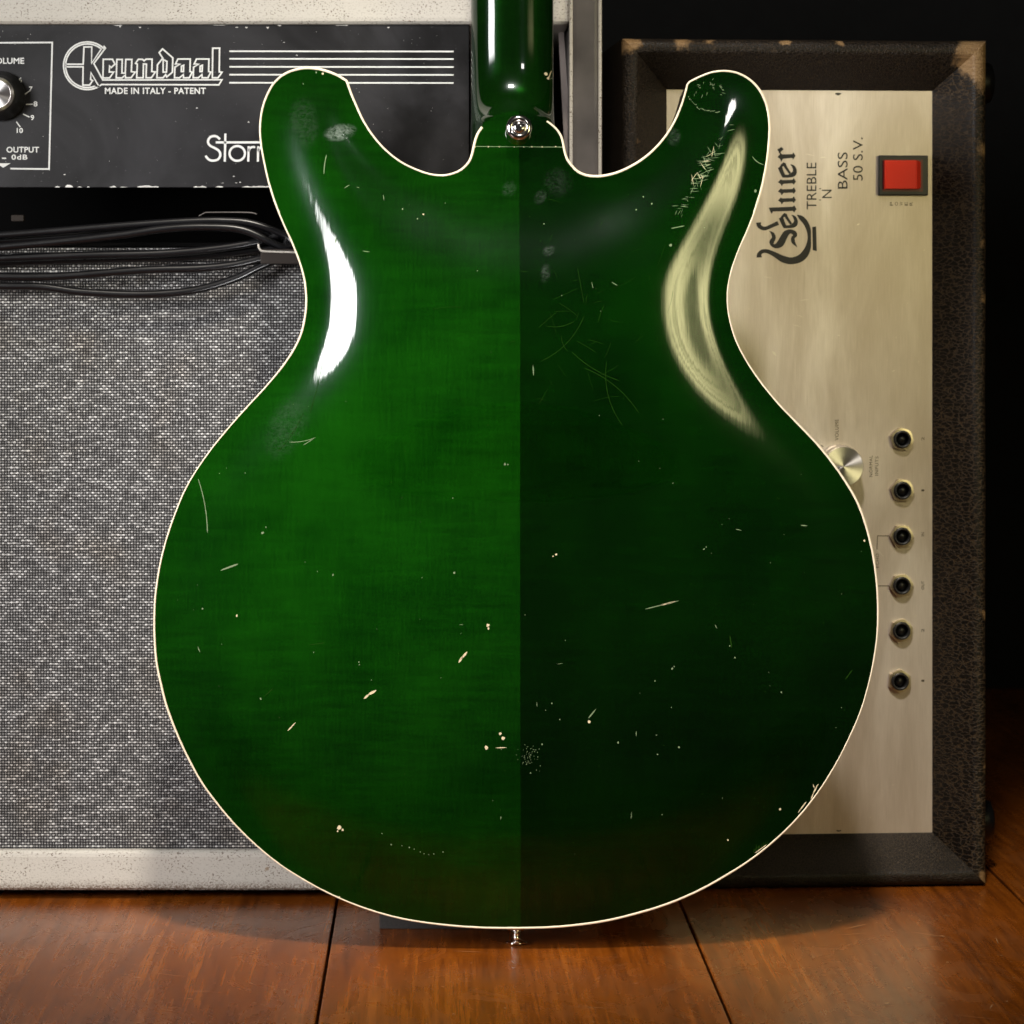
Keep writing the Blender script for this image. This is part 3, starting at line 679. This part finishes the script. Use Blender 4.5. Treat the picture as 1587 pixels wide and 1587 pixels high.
# knob, jacks, rocker switch
kx, kz = RF.at(1308, 723, PD - 0.016); r0 = 31.5 * K * (RY + D) / D
kn = bm_obj('volume_knob', lathe_bm([(r0 * 1.04, 0.0), (r0 * 1.04, 0.004), (r0, 0.0055), (r0, 0.0142), (r0 * .985, 0.0148)], (kx, PD, kz), '-y', 64), simple('knob_side', (0.6, 0.57, 0.52), 0.3, 1.0), ramp, False)
bm_obj('knob_face', lathe_bm([(r0 * .985, 0.0147), (r0 * .96, 0.0152), (r0 * .5, 0.0153), (r0 * .02, 0.01535)], (kx, PD, kz), '-y', 64), spun_metal('spun_knob_face', kx, kz), kn, False)
pr = Print(RF, PD - 0.0156); pr.stroke([(1289, 729), (1302, 724.5)], 1.3); pr.build('pointer', M_printk, kn)
def jack(px, py, rot):
    x, z = RF.at(px, py, PD - 0.004); u = K * (RY + D) / D
    bm = bmesh.new(); rs = 19.0 * u
    rings = []
    for rad, h in ((rs, 0.0), (rs, 0.0018), (rs * .93, 0.0030), (rs * .74, 0.0031), (rs * .70, 0.0026)):
        ring = []
        for i in range(48):
            a = 2 * math.pi * i / 48
            hexr = math.cos(math.pi / 6) / math.cos(((a + rot) % (math.pi / 3)) - math.pi / 6)
            q = rad * (hexr if rad > rs * .95 else (1 * .5 + hexr * .5 if rad > rs * .8 else 0.98)) * 1.03
            ring.append(bm.verts.new((x + q * math.cos(a), PD - h, z + q * math.sin(a))))
        rings.append(ring)
    for a, b in zip(rings, rings[1:]):
        for i in range(48): bm.faces.new((a[i], a[(i + 1) % 48], b[(i + 1) % 48], b[i]))
    j = bm_obj('input_jack', bm, M_nickel, ramp, True)
    e = j.modifiers.new('edge', 'EDGE_SPLIT'); e.split_angle = R(28)
    bm_obj('bushing', lathe_bm([(rs * .72, 0.0), (rs * .72, 0.0042), (rs * .66, 0.0048), (rs * .52, 0.0044), (rs * .50, 0.001)], (x, PD, z), '-y', 40, cap=False), M_black, j, True)
    bm_obj('socket', lathe_bm([(rs * .56, 0.0003), (rs * .40, 0.0006), (rs * .36, 0.0022), (rs * .02, 0.0024)], (x, PD, z), '-y', 32), M_hole, j, True)
for i, (px, py) in enumerate(((1399, 681), (1399.5, 760.5), (1399, 831.5), (1398.5, 908), (1398, 978), (1395.5, 1056.5))): jack(px, py, 0.3 + i * 0.9)
x0, z1 = RF.at(1360, 241, PD); x1, z0 = RF.at(1437, 303.5, PD)
sw = bm_obj('rocker_switch', box_bm(x0, x1, PD - 0.003, PD, z0, z1, 0.0008, 2), M_black, ramp)
a0, c1 = RF.at(1368, 247.3, PD - .003); a1, c0 = RF.at(1430, 297, PD - .003)
bm_obj('switch_well', box_bm(a0, a1, PD - 0.0034, PD - 0.0029, c0, c1), simple('dark_red_well', (0.10, 0.002, 0.002), 0.4), sw)
q0, e1 = RF.at(1371.5, 248.5, PD - .006); q1, e0 = RF.at(1419.5, 293, PD - .006); q2 = RF.at(1427.5, 270, PD - .004)[0]
bmr = bmesh.new()
V_ = [bmr.verts.new(v) for v in ((q0, PD - .0062, e0), (q1, PD - .0078, e0), (q1, PD - .0078, e1), (q0, PD - .0062, e1),
      (q2, PD - .0034, e0 + .0004), (q2, PD - .0034, e1 - .0004), (q0, PD - .003, e0), (q0, PD - .003, e1), (q1, PD - .003, e0 - .0003), (q1, PD - .003, e1 + .0003))]
for f in ((0, 1, 2, 3), (1, 4, 5, 2), (0, 3, 7, 6), (0, 6, 8, 1), (3, 2, 9, 7), (1, 8, 4), (2, 5, 9)): bmr.faces.new([V_[i] for i in f])
bmesh.ops.bevel(bmr, geom=[e for e in bmr.edges if e.calc_length() > 0.004], offset=0.0005, segments=2, affect='EDGES')
bm_obj('rocker', bmr, M_red, sw)

# ---------------------------------------------------------------- the block under the guitar
BY = 963.0 / 940 * (D + 0.02) - D
BF = Frame(((650 - VX) * K, BY, 0))
x0, z1 = BF.at(588, 1402); x1, z0 = BF.at(745, 1440)
blk = bm_obj('rest_block', box_bm(x0 - BF.loc.x * 0, x1, 0, 0.05, 0.0, z1, 0.0008), M_felt)
blk.location = BF.loc
tag(blk, 'small dusty black block lying on the floor boards behind the guitar', 'block')

# ---------------------------------------------------------------- the green guitar
guitar = empty('electric_guitar', GF)
tag(guitar, 'glossy green double cutaway hollow guitar seen from behind with cream binding', 'guitar')
OUT = [  # outer edge of the binding, photo pixels, from the middle of the neck tongue anticlockwise
 [(800, 172), (783, 174), (766, 180), (751, 191), (741, 203), (736, 214), (733, 225), (730.5, 237), (726, 249), (717, 259.5), (705, 266.5), (688, 270.5), (668, 269), (645, 261.5), (622, 250), (601, 234), (582, 213.5), (565, 188), (552, 160), (545, 143), (540, 128)],
 [(538, 124), (524, 115.5), (508, 109), (492, 105), (474, 103.8), (456, 107), (438, 115), (422, 130), (410.5, 152), (404, 175), (401.8, 200), (403.5, 224), (408, 250), (415, 281), (425.5, 315), (438, 346), (452, 377), (463.5, 407), (470.5, 433), (473, 455), (473.2, 470), (471.5, 490), (466, 515), (457, 536), (445, 556), (431, 575), (411, 599), (388, 624), (362, 653), (332, 689), (308, 722), (287.5, 756), (272, 792), (258, 832), (247, 875), (240, 920), (238, 957), (238.3, 990), (241, 1025), (248, 1060), (258, 1098), (275, 1142), (292, 1178), (311, 1212), (335, 1245), (364, 1279), (398, 1312), (434, 1341), (477, 1368), (522, 1391), (570, 1410), (622, 1424.5), (680, 1433.5), (740, 1438.5), (803, 1439.5),
  (866, 1437.5), (930, 1430), (985, 1417.5), (1035, 1402), (1080, 1383), (1122, 1360), (1164, 1333), (1202, 1302.5), (1237, 1268), (1268, 1229), (1293, 1190), (1313, 1152), (1333, 1107), (1346, 1065), (1355, 1025), (1360.5, 985), (1362, 945), (1360, 902), (1354, 858), (1343.5, 815), (1330, 778), (1311, 745), (1289, 714), (1264, 684), (1236, 655), (1208, 626), (1180, 592), (1157, 558), (1141, 526), (1131.5, 494), (1128.3, 466), (1130, 440), (1137, 412), (1148, 383), (1161, 354), (1173, 322), (1183, 288), (1190, 252), (1194, 215), (1194.3, 190), (1190, 164), (1180, 141), (1165, 124), (1146, 113), (1126, 108.8), (1105, 110.5), (1086, 117), (1068, 126)],
 [(1064.5, 130), (1060, 147), (1053, 168), (1043, 190), (1029, 212), (1010, 233), (988, 250), (962, 263.5), (937, 270.5), (915, 271), (899, 266), (888.5, 257), (880, 245), (876, 232), (874, 222), (870.5, 210), (862, 198), (848, 187), (832, 179), (816, 174)]]
def px_loc(p, y=0.0): return GF.at(p[0], p[1], y)
def seg(pts): return [np.array(q) for q in catmull([px_loc(p) for p in pts], 7)]
s0, s1, s2 = seg(OUT[0]), seg(OUT[1]), seg(OUT[2] + [OUT[0][0]])
line = s0 + s1 + s2[:-1]
keep = [line[0]]
for q in line[1:]:
    if np.linalg.norm(q - keep[-1]) > 0.0006: keep.append(q)
OL = np.array(keep); NO = len(OL)
nx = np.roll(OL, -1, 0) - np.roll(OL, 1, 0); nx /= np.linalg.norm(nx, axis=1)[:, None]
area2 = np.sum(OL[:, 0] * np.roll(OL[:, 1], -1) - np.roll(OL[:, 0], -1) * OL[:, 1])
IN = np.stack([-nx[:, 1], nx[:, 0]], 1) * (1 if area2 > 0 else -1)      # inward normals
# arching: a smoothed distance from the rim, from a screened diffusion, drives the carve
G = 0.0016
gx = np.arange(OL[:, 0].min() - 4 * G, OL[:, 0].max() + 4 * G, G); gz = np.arange(OL[:, 1].min() - 4 * G, OL[:, 1].max() + 4 * G, G)
XX, ZZ = np.meshgrid(gx, gz); shp = XX.shape
inside = np.zeros(shp, bool); dist = np.full(shp, 9.0)
A = OL; B = np.roll(OL, -1, 0)
for a, b in zip(A, B):
    c = ((a[1] > ZZ) != (b[1] > ZZ))
    if b[1] != a[1]: inside ^= c & (XX < (b[0] - a[0]) * (ZZ - a[1]) / (b[1] - a[1]) + a[0])
    ab = b - a; t = np.clip(((XX - a[0]) * ab[0] + (ZZ - a[1]) * ab[1]) / max(ab @ ab, 1e-12), 0, 1)
    dist = np.minimum(dist, (XX - a[0] - t * ab[0]) ** 2 + (ZZ - a[1] - t * ab[1]) ** 2)
dist = np.sqrt(dist); SL = 0.0095
w = np.where(inside, np.exp(-dist / SL), 1.0)
fixed = (~inside) | (dist < 1.6 * G)
ii, jj = np.indices(shp); par = ((ii + jj) % 2 == 0)
kk = (G / SL) ** 2
for it in range(420):
    for cpar in (par, ~par):
        nb = np.zeros(shp); nb[1:-1, 1:-1] = w[:-2, 1:-1] + w[2:, 1:-1] + w[1:-1, :-2] + w[1:-1, 2:]
        new = nb / (4 + kk); upd = cpar & ~fixed
        w[upd] += 1.35 * (new[upd] - w[upd]); w = np.maximum(w, 1e-12)
q = -SL * np.log(w); q[~inside] = -dist[~inside] * 0
qs = np.linspace(0, 0.25, 2001)
def sstep(x, a, b):
    t = np.clip((x - a) / (b - a), 0, 1); return t * t * (3 - 2 * t)
slope = np.radians(19.0) * sstep(qs, 0.001, 0.021) * (1 - 0.86 * sstep(qs, 0.020, 0.062)) * (1 - sstep(qs, 0.06, 0.17))
hq = np.concatenate([[0], np.cumsum(np.tan(slope))[:-1] * (qs[1] - qs[0])])
Hh = np.interp(np.clip(q, 0, 0.25), qs, hq)
tz0, tz1 = px_loc((803, 480))[1], px_loc((803, 215))[1]; tw = 120 * K
mask = sstep(ZZ, tz0, tz1) * np.exp(-(XX / tw) ** 4)
Hh = Hh * (1 - mask) * (1 - 0.78 * sstep(-ZZ, -px_loc((803, 520))[1], -px_loc((803, 840))[1])) * (1 - 0.45 * sstep(ZZ, px_loc((803, 450))[1], px_loc((803, 290))[1]) * np.exp(-(XX / (235 * K)) ** 6))
for _ in range(6):     # relax the tiny wiggles of the grid
    Sm = Hh.copy(); Sm[1:-1, 1:-1] = (Hh[1:-1, 1:-1] * 4 + Hh[:-2, 1:-1] + Hh[2:, 1:-1] + Hh[1:-1, :-2] + Hh[1:-1, 2:]) / 8
    Hh = np.where(inside & (dist > 2 * G), Sm, Hh)
dHz, dHx = np.gradient(Hh, G)
def sample(F, x, z):
    fx = (np.asarray(x) - gx[0]) / G; fz = (np.asarray(z) - gz[0]) / G
    i = np.clip(fx.astype(int), 0, shp[1] - 2); j = np.clip(fz.astype(int), 0, shp[0] - 2); a = fx - i; b = fz - j
    return F[j, i] * (1 - a) * (1 - b) + F[j, i + 1] * a * (1 - b) + F[j + 1, i] * (1 - a) * b + F[j + 1, i + 1] * a * b
sel = inside & (dist > 0.0012)
pts2 = np.concatenate([OL, np.stack([XX[sel], ZZ[sel]], 1)])
edges = [(i, (i + 1) % NO) for i in range(NO)]
cv, ce, cf, *_ = delaunay_2d_cdt([Vector(p) for p in pts2], edges, [], 1, 1e-7)
cv = np.array([(v.x, v.y) for v in cv]); hv = sample(Hh, cv[:, 0], cv[:, 1]); hv = np.maximum(hv, 0)
rim = (np.arange(len(cv)) < NO) if len(cv) == len(pts2) else np.zeros(len(cv), bool)
SMUDGE_HAZE = []
for (px, py, a, b, ang, amt) in ((526, 203, 27, 14, -14, 0.42), (851, 388, 12, 9, -30, 0.07), (845, 424, 9, 17, 10, 0.06), (790, 290, 12, 15, 30, 0.04), (838, 303, 10, 14, 30, 0.05), (1046, 210, 12, 16, 10, 0.05), (470, 190, 26, 46, -5, 0.035), (445, 660, 32, 62, 25, 0.03), (865, 280, 26, 26, 0, 0.02)):  # rubs, plus painted reflection haze on the left horn and waist
    x, z = px_loc((px, py), -0.008); SMUDGE_HAZE.append((x, z, a * K, b * K, R(-ang), amt))
M_lac = lacquer('green_lacquered_maple', True, SMUDGE_HAZE)
M_lacn = lacquer('green_lacquered_neck', False)
faces = [tuple(f) for f in cf]
me = bpy.data.meshes.new('back_plate'); me.from_pydata([(p[0], -h, p[1]) for p, h in zip(cv, hv)], [], faces); me.update()
nz = np.stack([-sample(dHx, cv[:, 0], cv[:, 1]), -np.ones(len(cv)), -sample(dHz, cv[:, 0], cv[:, 1])], 1)
nz /= np.linalg.norm(nz, axis=1)[:, None]
if sum(me.polygons[i].normal.y for i in range(0, len(me.polygons), 97)) > 0: me.flip_normals()
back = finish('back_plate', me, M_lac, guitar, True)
me.normals_split_custom_set_from_vertices([tuple(n) for n in nz])
TH = 0.044
def ring_loft(rows): 
    """rows: lists of NO points; closed strip."""
    vs = [p for r in rows for p in r]; fs = []
    for k in range(len(rows) - 1):
        for i in range(NO):
            j = (i + 1) % NO; fs.append((k * NO + i, k * NO + j, (k + 1) * NO + j, (k + 1) * NO + i))
    return vs, fs
row = lambda off, y: [(p[0] + n[0] * off, y, p[1] + n[1] * off) for p, n in zip(OL, IN)]
vs, fs = ring_loft([row(0.0001, 0.0008), row(0.0001, TH)])
mesh_obj('side', vs, fs, M_lac, guitar, True)
vs = row(0.0001, TH); mesh_obj('top_plate', vs, [tuple(range(NO))], M_lac, guitar)
# binding: a cream band along the rim, missing on top of the tongue
bw = 0.00112
top = px_loc((800, 196))[1]; xa, xb = px_loc((739, 200))[0], px_loc((846, 200))[0]
live = [not (p[1] > top and xa < p[0] < xb) for p in OL]
prof = [(-0.00002, 0.0026), (-0.00012, 0.0012), (-0.00012, 0.0), (0.0001, -0.00028), (0.0006, -0.00040), (0.00095, -0.00036), (bw, 0.00005)]
prof_rows = []
wn = [0.82 + 0.18 * math.sin(i * 0.05) + random.uniform(-0.05, 0.05) + (0.22 if OL[i][1] > px_loc((800, 330))[1] else 0) for i in range(NO)]
for o_, y in prof: prof_rows.append([(p[0] + n[0] * (o_ * (wn[i] if o_ > 0 else 1)), y, p[1] + n[1] * (o_ * (wn[i] if o_ > 0 else 1))) for i, (p, n) in enumerate(zip(OL, IN))])
vs, fs = ring_loft(prof_rows)
fs = [f for f in fs if live[f[0] % NO] and live[f[1] % NO]]
mesh_obj('binding', vs, fs, M_cream, guitar, True)

# ---- neck and heel
hw = 64.5 * K * 1.035; xc = px_loc((797.5, 120))[0]; vh = px_loc((800, 181))[1]
YB, YN = 0.047, 0.030
rows = []; NS = 40
zs = [vh - 0.012 + 0.0016 * i for i in range(45)] + [vh + 0.06 + 0.02 * i for i in range(1, 14)]
for z in zs:
    s = max(z - vh, 0.0)
    yb = YN - (YN - 0.0015) * math.exp(-(s / 0.0105) ** 1.15)
    flat = math.exp(-s / 0.010)
    hx = hw * (1.0 + 0.02 * flat)
    ex = 2.1 + 1.4 * flat; ey = 2.0 + 0.6 * flat
    r_ = []
    for k in range(NS + 1):
        th = math.pi * k / NS; c, sn = math.cos(th), math.sin(th)
        x = math.copysign(abs(c) ** (2 / ex), c); y = sn ** (2 / ey) if sn > 0 else 0
        r_.append((xc - hx * x, YB - (YB - yb) * y, z))
    rows.append(r_)
vs = [p for r_ in rows for p in r_]; fs = []; n = NS + 1
for k in range(len(rows) - 1):
    for i in range(NS): fs.append((k * n + i, k * n + i + 1, (k + 1) * n + i + 1, (k + 1) * n + i))
fs.append(tuple(range((len(rows) - 1) * n, len(rows) * n)))
neck = mesh_obj('neck', vs, fs, M_lacn, guitar, True)
bm_obj('fingerboard', box_bm(xc - hw * 1.005, xc + hw * 1.005, YB, YB + 0.006, vh - 0.10, zs[-1], 0.0006), simple('dark_rosewood', (0.03, 0.018, 0.012), 0.5), guitar)
# ---- strap buttons
def button(px, py, rad, z=None):
    x, zz = px_loc((px, py), -0.012)
    y0 = -float(sample(Hh, x, zz))
    b = bm_obj('strap_button', lathe_bm([(rad * .75, 0.0), (rad * .62, 0.0012), (rad * .50, 0.004), (rad * .58, 0.0075), (rad * .92, 0.0098), (rad, 0.0108), (rad * .97, 0.0116), (rad * .80, 0.0124), (rad * .62, 0.0126), (rad * .56, 0.0122), (rad * .50, 0.0116), (rad * .1, 0.0116)], (x, y0, zz), '-y', 48), M_chrome, guitar, True)
    s = bm_obj('screw', lathe_bm([(rad * .50, 0.0112), (rad * .48, 0.0124), (rad * .34, 0.0133), (rad * .05, 0.0135)], (x, y0, zz), '-y', 32), M_chrome, b, True)
    u = rad * .30; w_ = rad * .085
    for (ax, az) in ((u, w_), (w_, u)):
        bm_obj('screw_slot', box_bm(x - ax, x + ax, y0 - 0.0138, y0 - 0.0130, zz - az, zz + az), M_hole, b)
button(804.5, 197.5, 20.5 * K)
x, zb = px_loc((800, 1438.5), 0.020)
base_z = -0.0
prof = [(0.0060, -0.0015), (0.0058, 0.0), (0.0046, 0.0013), (0.0024, 0.0022), (0.0021, 0.0032), (0.0021, 0.0062), (0.0032, 0.0074), (0.0062, 0.0080), (0.0064, 0.0086), (0.0050, 0.0092), (0.002, 0.0094)]
floor_v = 0.020 * math.tan(R(LEAN))          # local height where the button meets the floor
h_tot = zb - floor_v
prof = [(r_, h * h_tot / 0.0094 if h > 0 else h) for r_, h in prof]
bm_obj('strap_button', lathe_bm(prof, (x, 0.020, zb), '-z', 40), M_chrome, guitar, True)

# ---- wear: scratches and chips that follow the arched back
class Wear:
    def __init__(s): s.v, s.f = [], []
    def loc(s, px, py):
        x, z = px_loc((px, py), -0.004); y = float(sample(Hh, x, z)); x, z = px_loc((px, py), -y)
        return (x, -max(float(sample(Hh, x, z)), 0) - 0.00012, z)
    def stroke(s, pts, w):
        P = [np.array(p[:2], float) for p in pts]; L = []
        for i, p in enumerate(P):
            d = P[min(i + 1, len(P) - 1)] - P[max(i - 1, 0)]; d = d / (np.linalg.norm(d) + 1e-9); m = np.array((-d[1], d[0]))
            wi = 0.8 * w * (0.25 if i in (0, len(P) - 1) else random.uniform(0.7, 1.15)) / 2
            L.append((p + m * wi, p - m * wi))
        b = len(s.v)
        for a, c in L: s.v += [s.loc(*a), s.loc(*c)]
        for i in range(len(L) - 1): s.f.append((b + 2 * i, b + 2 * i + 2, b + 2 * i + 3, b + 2 * i + 1))
    def line(s, x0, y0, x1, y1, w, bow=0.0):
        n = max(3, int(math.hypot(x1 - x0, y1 - y0) / 5) + 2); dx, dy = x1 - x0, y1 - y0; pts = []
        for i in range(n):
            t = i / (n - 1); k = bow * 4 * t * (1 - t)
            pts.append((x0 + dx * t - dy * k, y0 + dy * t + dx * k))
        s.stroke(pts, w)
    def dot(s, x, y, r):
        b = len(s.v); n = 7; ph = random.random() * 6
        for i in range(n):
            a = ph + 2 * math.pi * i / n; q = r * random.uniform(0.6, 1.15)
            s.v.append(s.loc(x + q * math.cos(a), y + q * math.sin(a) * 1.1))
        s.f.append(tuple(range(b, b + n)))
    def build(s, name, mat): mesh_obj(name, s.v, s.f, mat, guitar, kind='stuff')
chip, scr, faint = Wear(), Wear(), Wear()
for x, y, r in ((756, 969, 3), (757, 974, 2), (753.6, 1159, 3.2), (775, 1137, 2.4), (780, 1144, 3), (526, 1283, 3.6), (531, 1286, 2), (523, 1288, 1.5), (913.5, 1119, 2.6), (862, 859, 1.8), (857, 862, 1.3), (367, 954, 2), (656, 332, 1.5), (1339.5, 838, 2), (1128, 1302, 1.5), (500, 114, 1.8), (1209, 1254, 2), (526, 1390, 1.2)): chip.dot(x, y, r)
for a in ((711, 1027, 717, 1017, 4), (715, 1021, 724, 1010, 4.5), (564, 1083, 572, 1076, 4), (570, 1077, 583, 1070, 4.5), (768, 1159, 785, 1158.5, 1.6), (1257, 1239, 1261, 1228, 2.4), (1260, 1230, 1266, 1219, 3), (1262, 1222, 1260, 1215, 1.6), (1264, 1221, 1268.5, 1215, 2), (1237, 1260, 1241.5, 1252, 1.8), (1240, 1255, 1249.5, 1242.5, 2.2), (1024, 938, 1047, 932, 2.6), (1170, 1322, 1188, 1309, 2), (446, 1132.5, 458, 1119.6, 3)): chip.line(*a)
for a in ((735, 227, 875, 228, 1.1),): scr.line(*a)
for x in (739, 757, 775, 800, 812, 826, 842, 858): chip.dot(x + random.uniform(-3, 3), 227.5, 1.2)
for a in ((307, 742, 321.5, 826, 1.6, -0.04), (342, 884, 369, 874, 3), (1000, 944, 1052, 931, 1.5), (306.5, 1002, 310, 1011, 2), (912, 1113, 923.5, 1099, 2.4), (986, 1133, 986, 1141, 1.5), (1140, 820, 1149, 822, 1.8), (1241, 814, 1251, 815, 2.2), (506, 240, 502, 270, 1.8, 0.03), (533.5, 291.6, 541.8, 286.5, 1.6), (553, 290, 557, 291, 1.6), (594, 302, 595, 311, 1.2), (521, 368, 519.5, 377, 2.2), (562, 389, 573, 390.5, 1.3), (1040, 354, 1061, 350, 1.8), (1166, 242.5, 1184, 255.5, 1.6, 0.1), (864, 1029, 872, 1028, 1.2), (712, 968, 718, 968, 1.2), (832, 1088, 832, 1095, 1.2), (776.5, 1265, 775.8, 1270, 1.6), (826, 566, 827, 582, 2.2), (948, 437, 957, 443, 1.4), (917, 437, 919, 447, 1.2), (979, 1258, 978, 1269, 1.2), (1108, 968, 1111, 974, 1.8), (448, 685, 489, 678, 1.4, 0.06), (470, 690, 486, 680, 1.2)): scr.line(*a)
for x, y, r in ((407, 826, 2.2), (412, 817, 1.2), (314, 943, 1.6), (404, 1083, 1.8), (516, 891, 1.5), (701.6, 772, 1), (782.7, 719.5, 1.8), (787, 720, 1.2), (704, 888, 1.8), (958, 1150.6, 1.6), (855, 1090, 1.2), (867.6, 1115, 1.2), (840, 1153.6, 1.3), (822, 1198, 1.2), (1019, 1169, 1.2), (1091, 851, 1.3), (1094.5, 848, 1), (1131, 1001, 1.2), (1139, 1019, 1.5), (1042, 1036, 1.8), (1045, 1033, 1), (1015, 1055, 1.2), (1211, 1073, 1.4), (1052, 1158, 1.8), (1039, 380, 2.4), (1171, 296, 2.2), (624, 324, 1.5), (647, 339, 1.2), (1010, 316, 1.5), (997, 305, 1.2), (986, 325, 1.2), (843, 347, 1), (556, 1026, 1.2), (557, 1030, 1), (490, 100 + 12, 1.4), (470, 130, 1)): scr.dot(x, y, r)
for x, y in ((545, 288), (590, 293), (620, 300), (640, 307), (665, 318), (680, 326), (700, 329), (720, 326), (758, 318)): scr.dot(400 + x / 2.645, 1200 + y / 2.645, random.uniform(0.7, 1.3))
hp = [(1137, 188), (1126, 205), (1112, 225), (1100, 245), (1090, 262), (1082, 280), (1073, 298), (1062, 314), (1054, 330)]
for i in range(80):
    t = min(max(random.gauss(0.50, 0.24), 0.02), 0.99) * (len(hp) - 1); k = int(t); f = t - k
    x = hp[k][0] * (1 - f) + hp[k + 1][0] * f + random.gauss(0, 4.5); y = hp[k][1] * (1 - f) + hp[k + 1][1] * f + random.gauss(0, 3)
    l = random.uniform(2.5, 9) * (1.15 if 0.3 < t / 8 < 0.65 else 0.8); a = R(random.choice((-8, 4, -20, 60, 75, -65)) + random.uniform(-14, 14))
    (chip if random.random() < 0.35 and 2.5 < t < 5 else scr).line(x - l * math.cos(a), y - l * math.sin(a), x + l * math.cos(a), y + l * math.sin(a), random.uniform(0.4, 0.95))
for i in range(26):     # fine crazing round the tip of the horn
    t = i / 25; x = 1067 + 48 * t; y = 150 + 16 * min(t * 3, 1) + 8 * t + random.uniform(-1.5, 1.5); scr.dot(x, y, random.uniform(0.5, 1.1))
for i in range(22):
    x = random.uniform(1072, 1120); y = random.uniform(120, 146); a = random.uniform(0, 3.1); l = random.uniform(2, 7)
    scr.line(x, y, x + l * math.cos(a), y + l * math.sin(a), 0.8)
for i in range(16):
    x = 1166 + random.uniform(0, 22); y = 1306 + (1188 - x) * 0.75 + random.uniform(-1, 6); faint.line(x, y, x + random.uniform(0, 4), y - random.uniform(5, 10), 0.9)
for i in range(60): scr.dot(822 + random.gauss(0, 8), 1172 + random.gauss(0, 8), random.uniform(0.25, 0.7))
for i in range(46):    # the web of hairline scratches over the middle of the back
    x, y = random.gauss(915, 75), random.gauss(500, 95); a = random.uniform(0, 6.28); l = random.uniform(8, 46)
    if 500 < x < 1040 and 290 < y < 690: faint.line(x, y, x + l * math.cos(a), y + l * math.sin(a), random.uniform(0.3, 0.6), random.uniform(-.06, .06))
for a in ((838, 560, 905, 490, .9, .1), (845, 505, 890, 498, .9, .1), (886, 545, 960, 590, 1, .06), (905, 570, 990, 640, 1, -.08), (940, 560, 965, 660, .9, .1), (870, 520, 880, 545, .8, .1), (895, 415, 905, 470, .7, 0), (477, 1000, 504, 996, 1, 0), (410, 1079, 423, 1067, 1, 0), (1131, 985, 1134, 1004, 2, 0), (480, 640, 500, 560, .8, .02), (430, 700, 470, 640, .8, .05), (1310, 1053, 1321, 1038, 2, 0)): faint.line(*a)
for i in range(260):
    x, y = random.uniform(260, 1340), random.uniform(290, 1400); xx, zz = px_loc((x, y))
    if sample(q, xx, zz) > 0.006: (scr if random.random() < 0.3 else faint).dot(x, y, random.uniform(0.3, 0.8))
chip.build('paint_chips', M_chip); scr.build('scratches', M_scr); faint.build('hairline_scratches', M_scrg)
# chips on the edge of the neck
pr = Print(GF, 0.0)
nv, nf = [], []
for poly in ([(843, 114), (846, 111.5), (849, 113), (848.5, 116.5), (845, 117)], [(847, 121), (851, 117), (853, 111), (855, 107), (858.5, 108.5), (859, 114), (856, 119), (850, 123)]):
    b = len(nv)
    for p in poly:
        z = px_loc(p, 0.035)[1]
        x = px_loc(p, 0.035)[0]; rel = min(abs((x - xc) / hw), 0.999)
        s = max(z - vh, 0); yb = YN - (YN - 0.0015) * math.exp(-(s / 0.0105) ** 1.15); fl = math.exp(-s / 0.010)
        ex, ey = 2.1 + 1.4 * fl, 2.0 + 0.6 * fl
        y = YB - (YB - yb) * (1 - rel ** ex) ** (1 / ey)
        nv.append((x, y - 0.0005, z))
    nf.append(tuple(range(b, len(nv))))
mesh_obj('neck_chips', nv, nf, M_chip, guitar, kind='stuff')
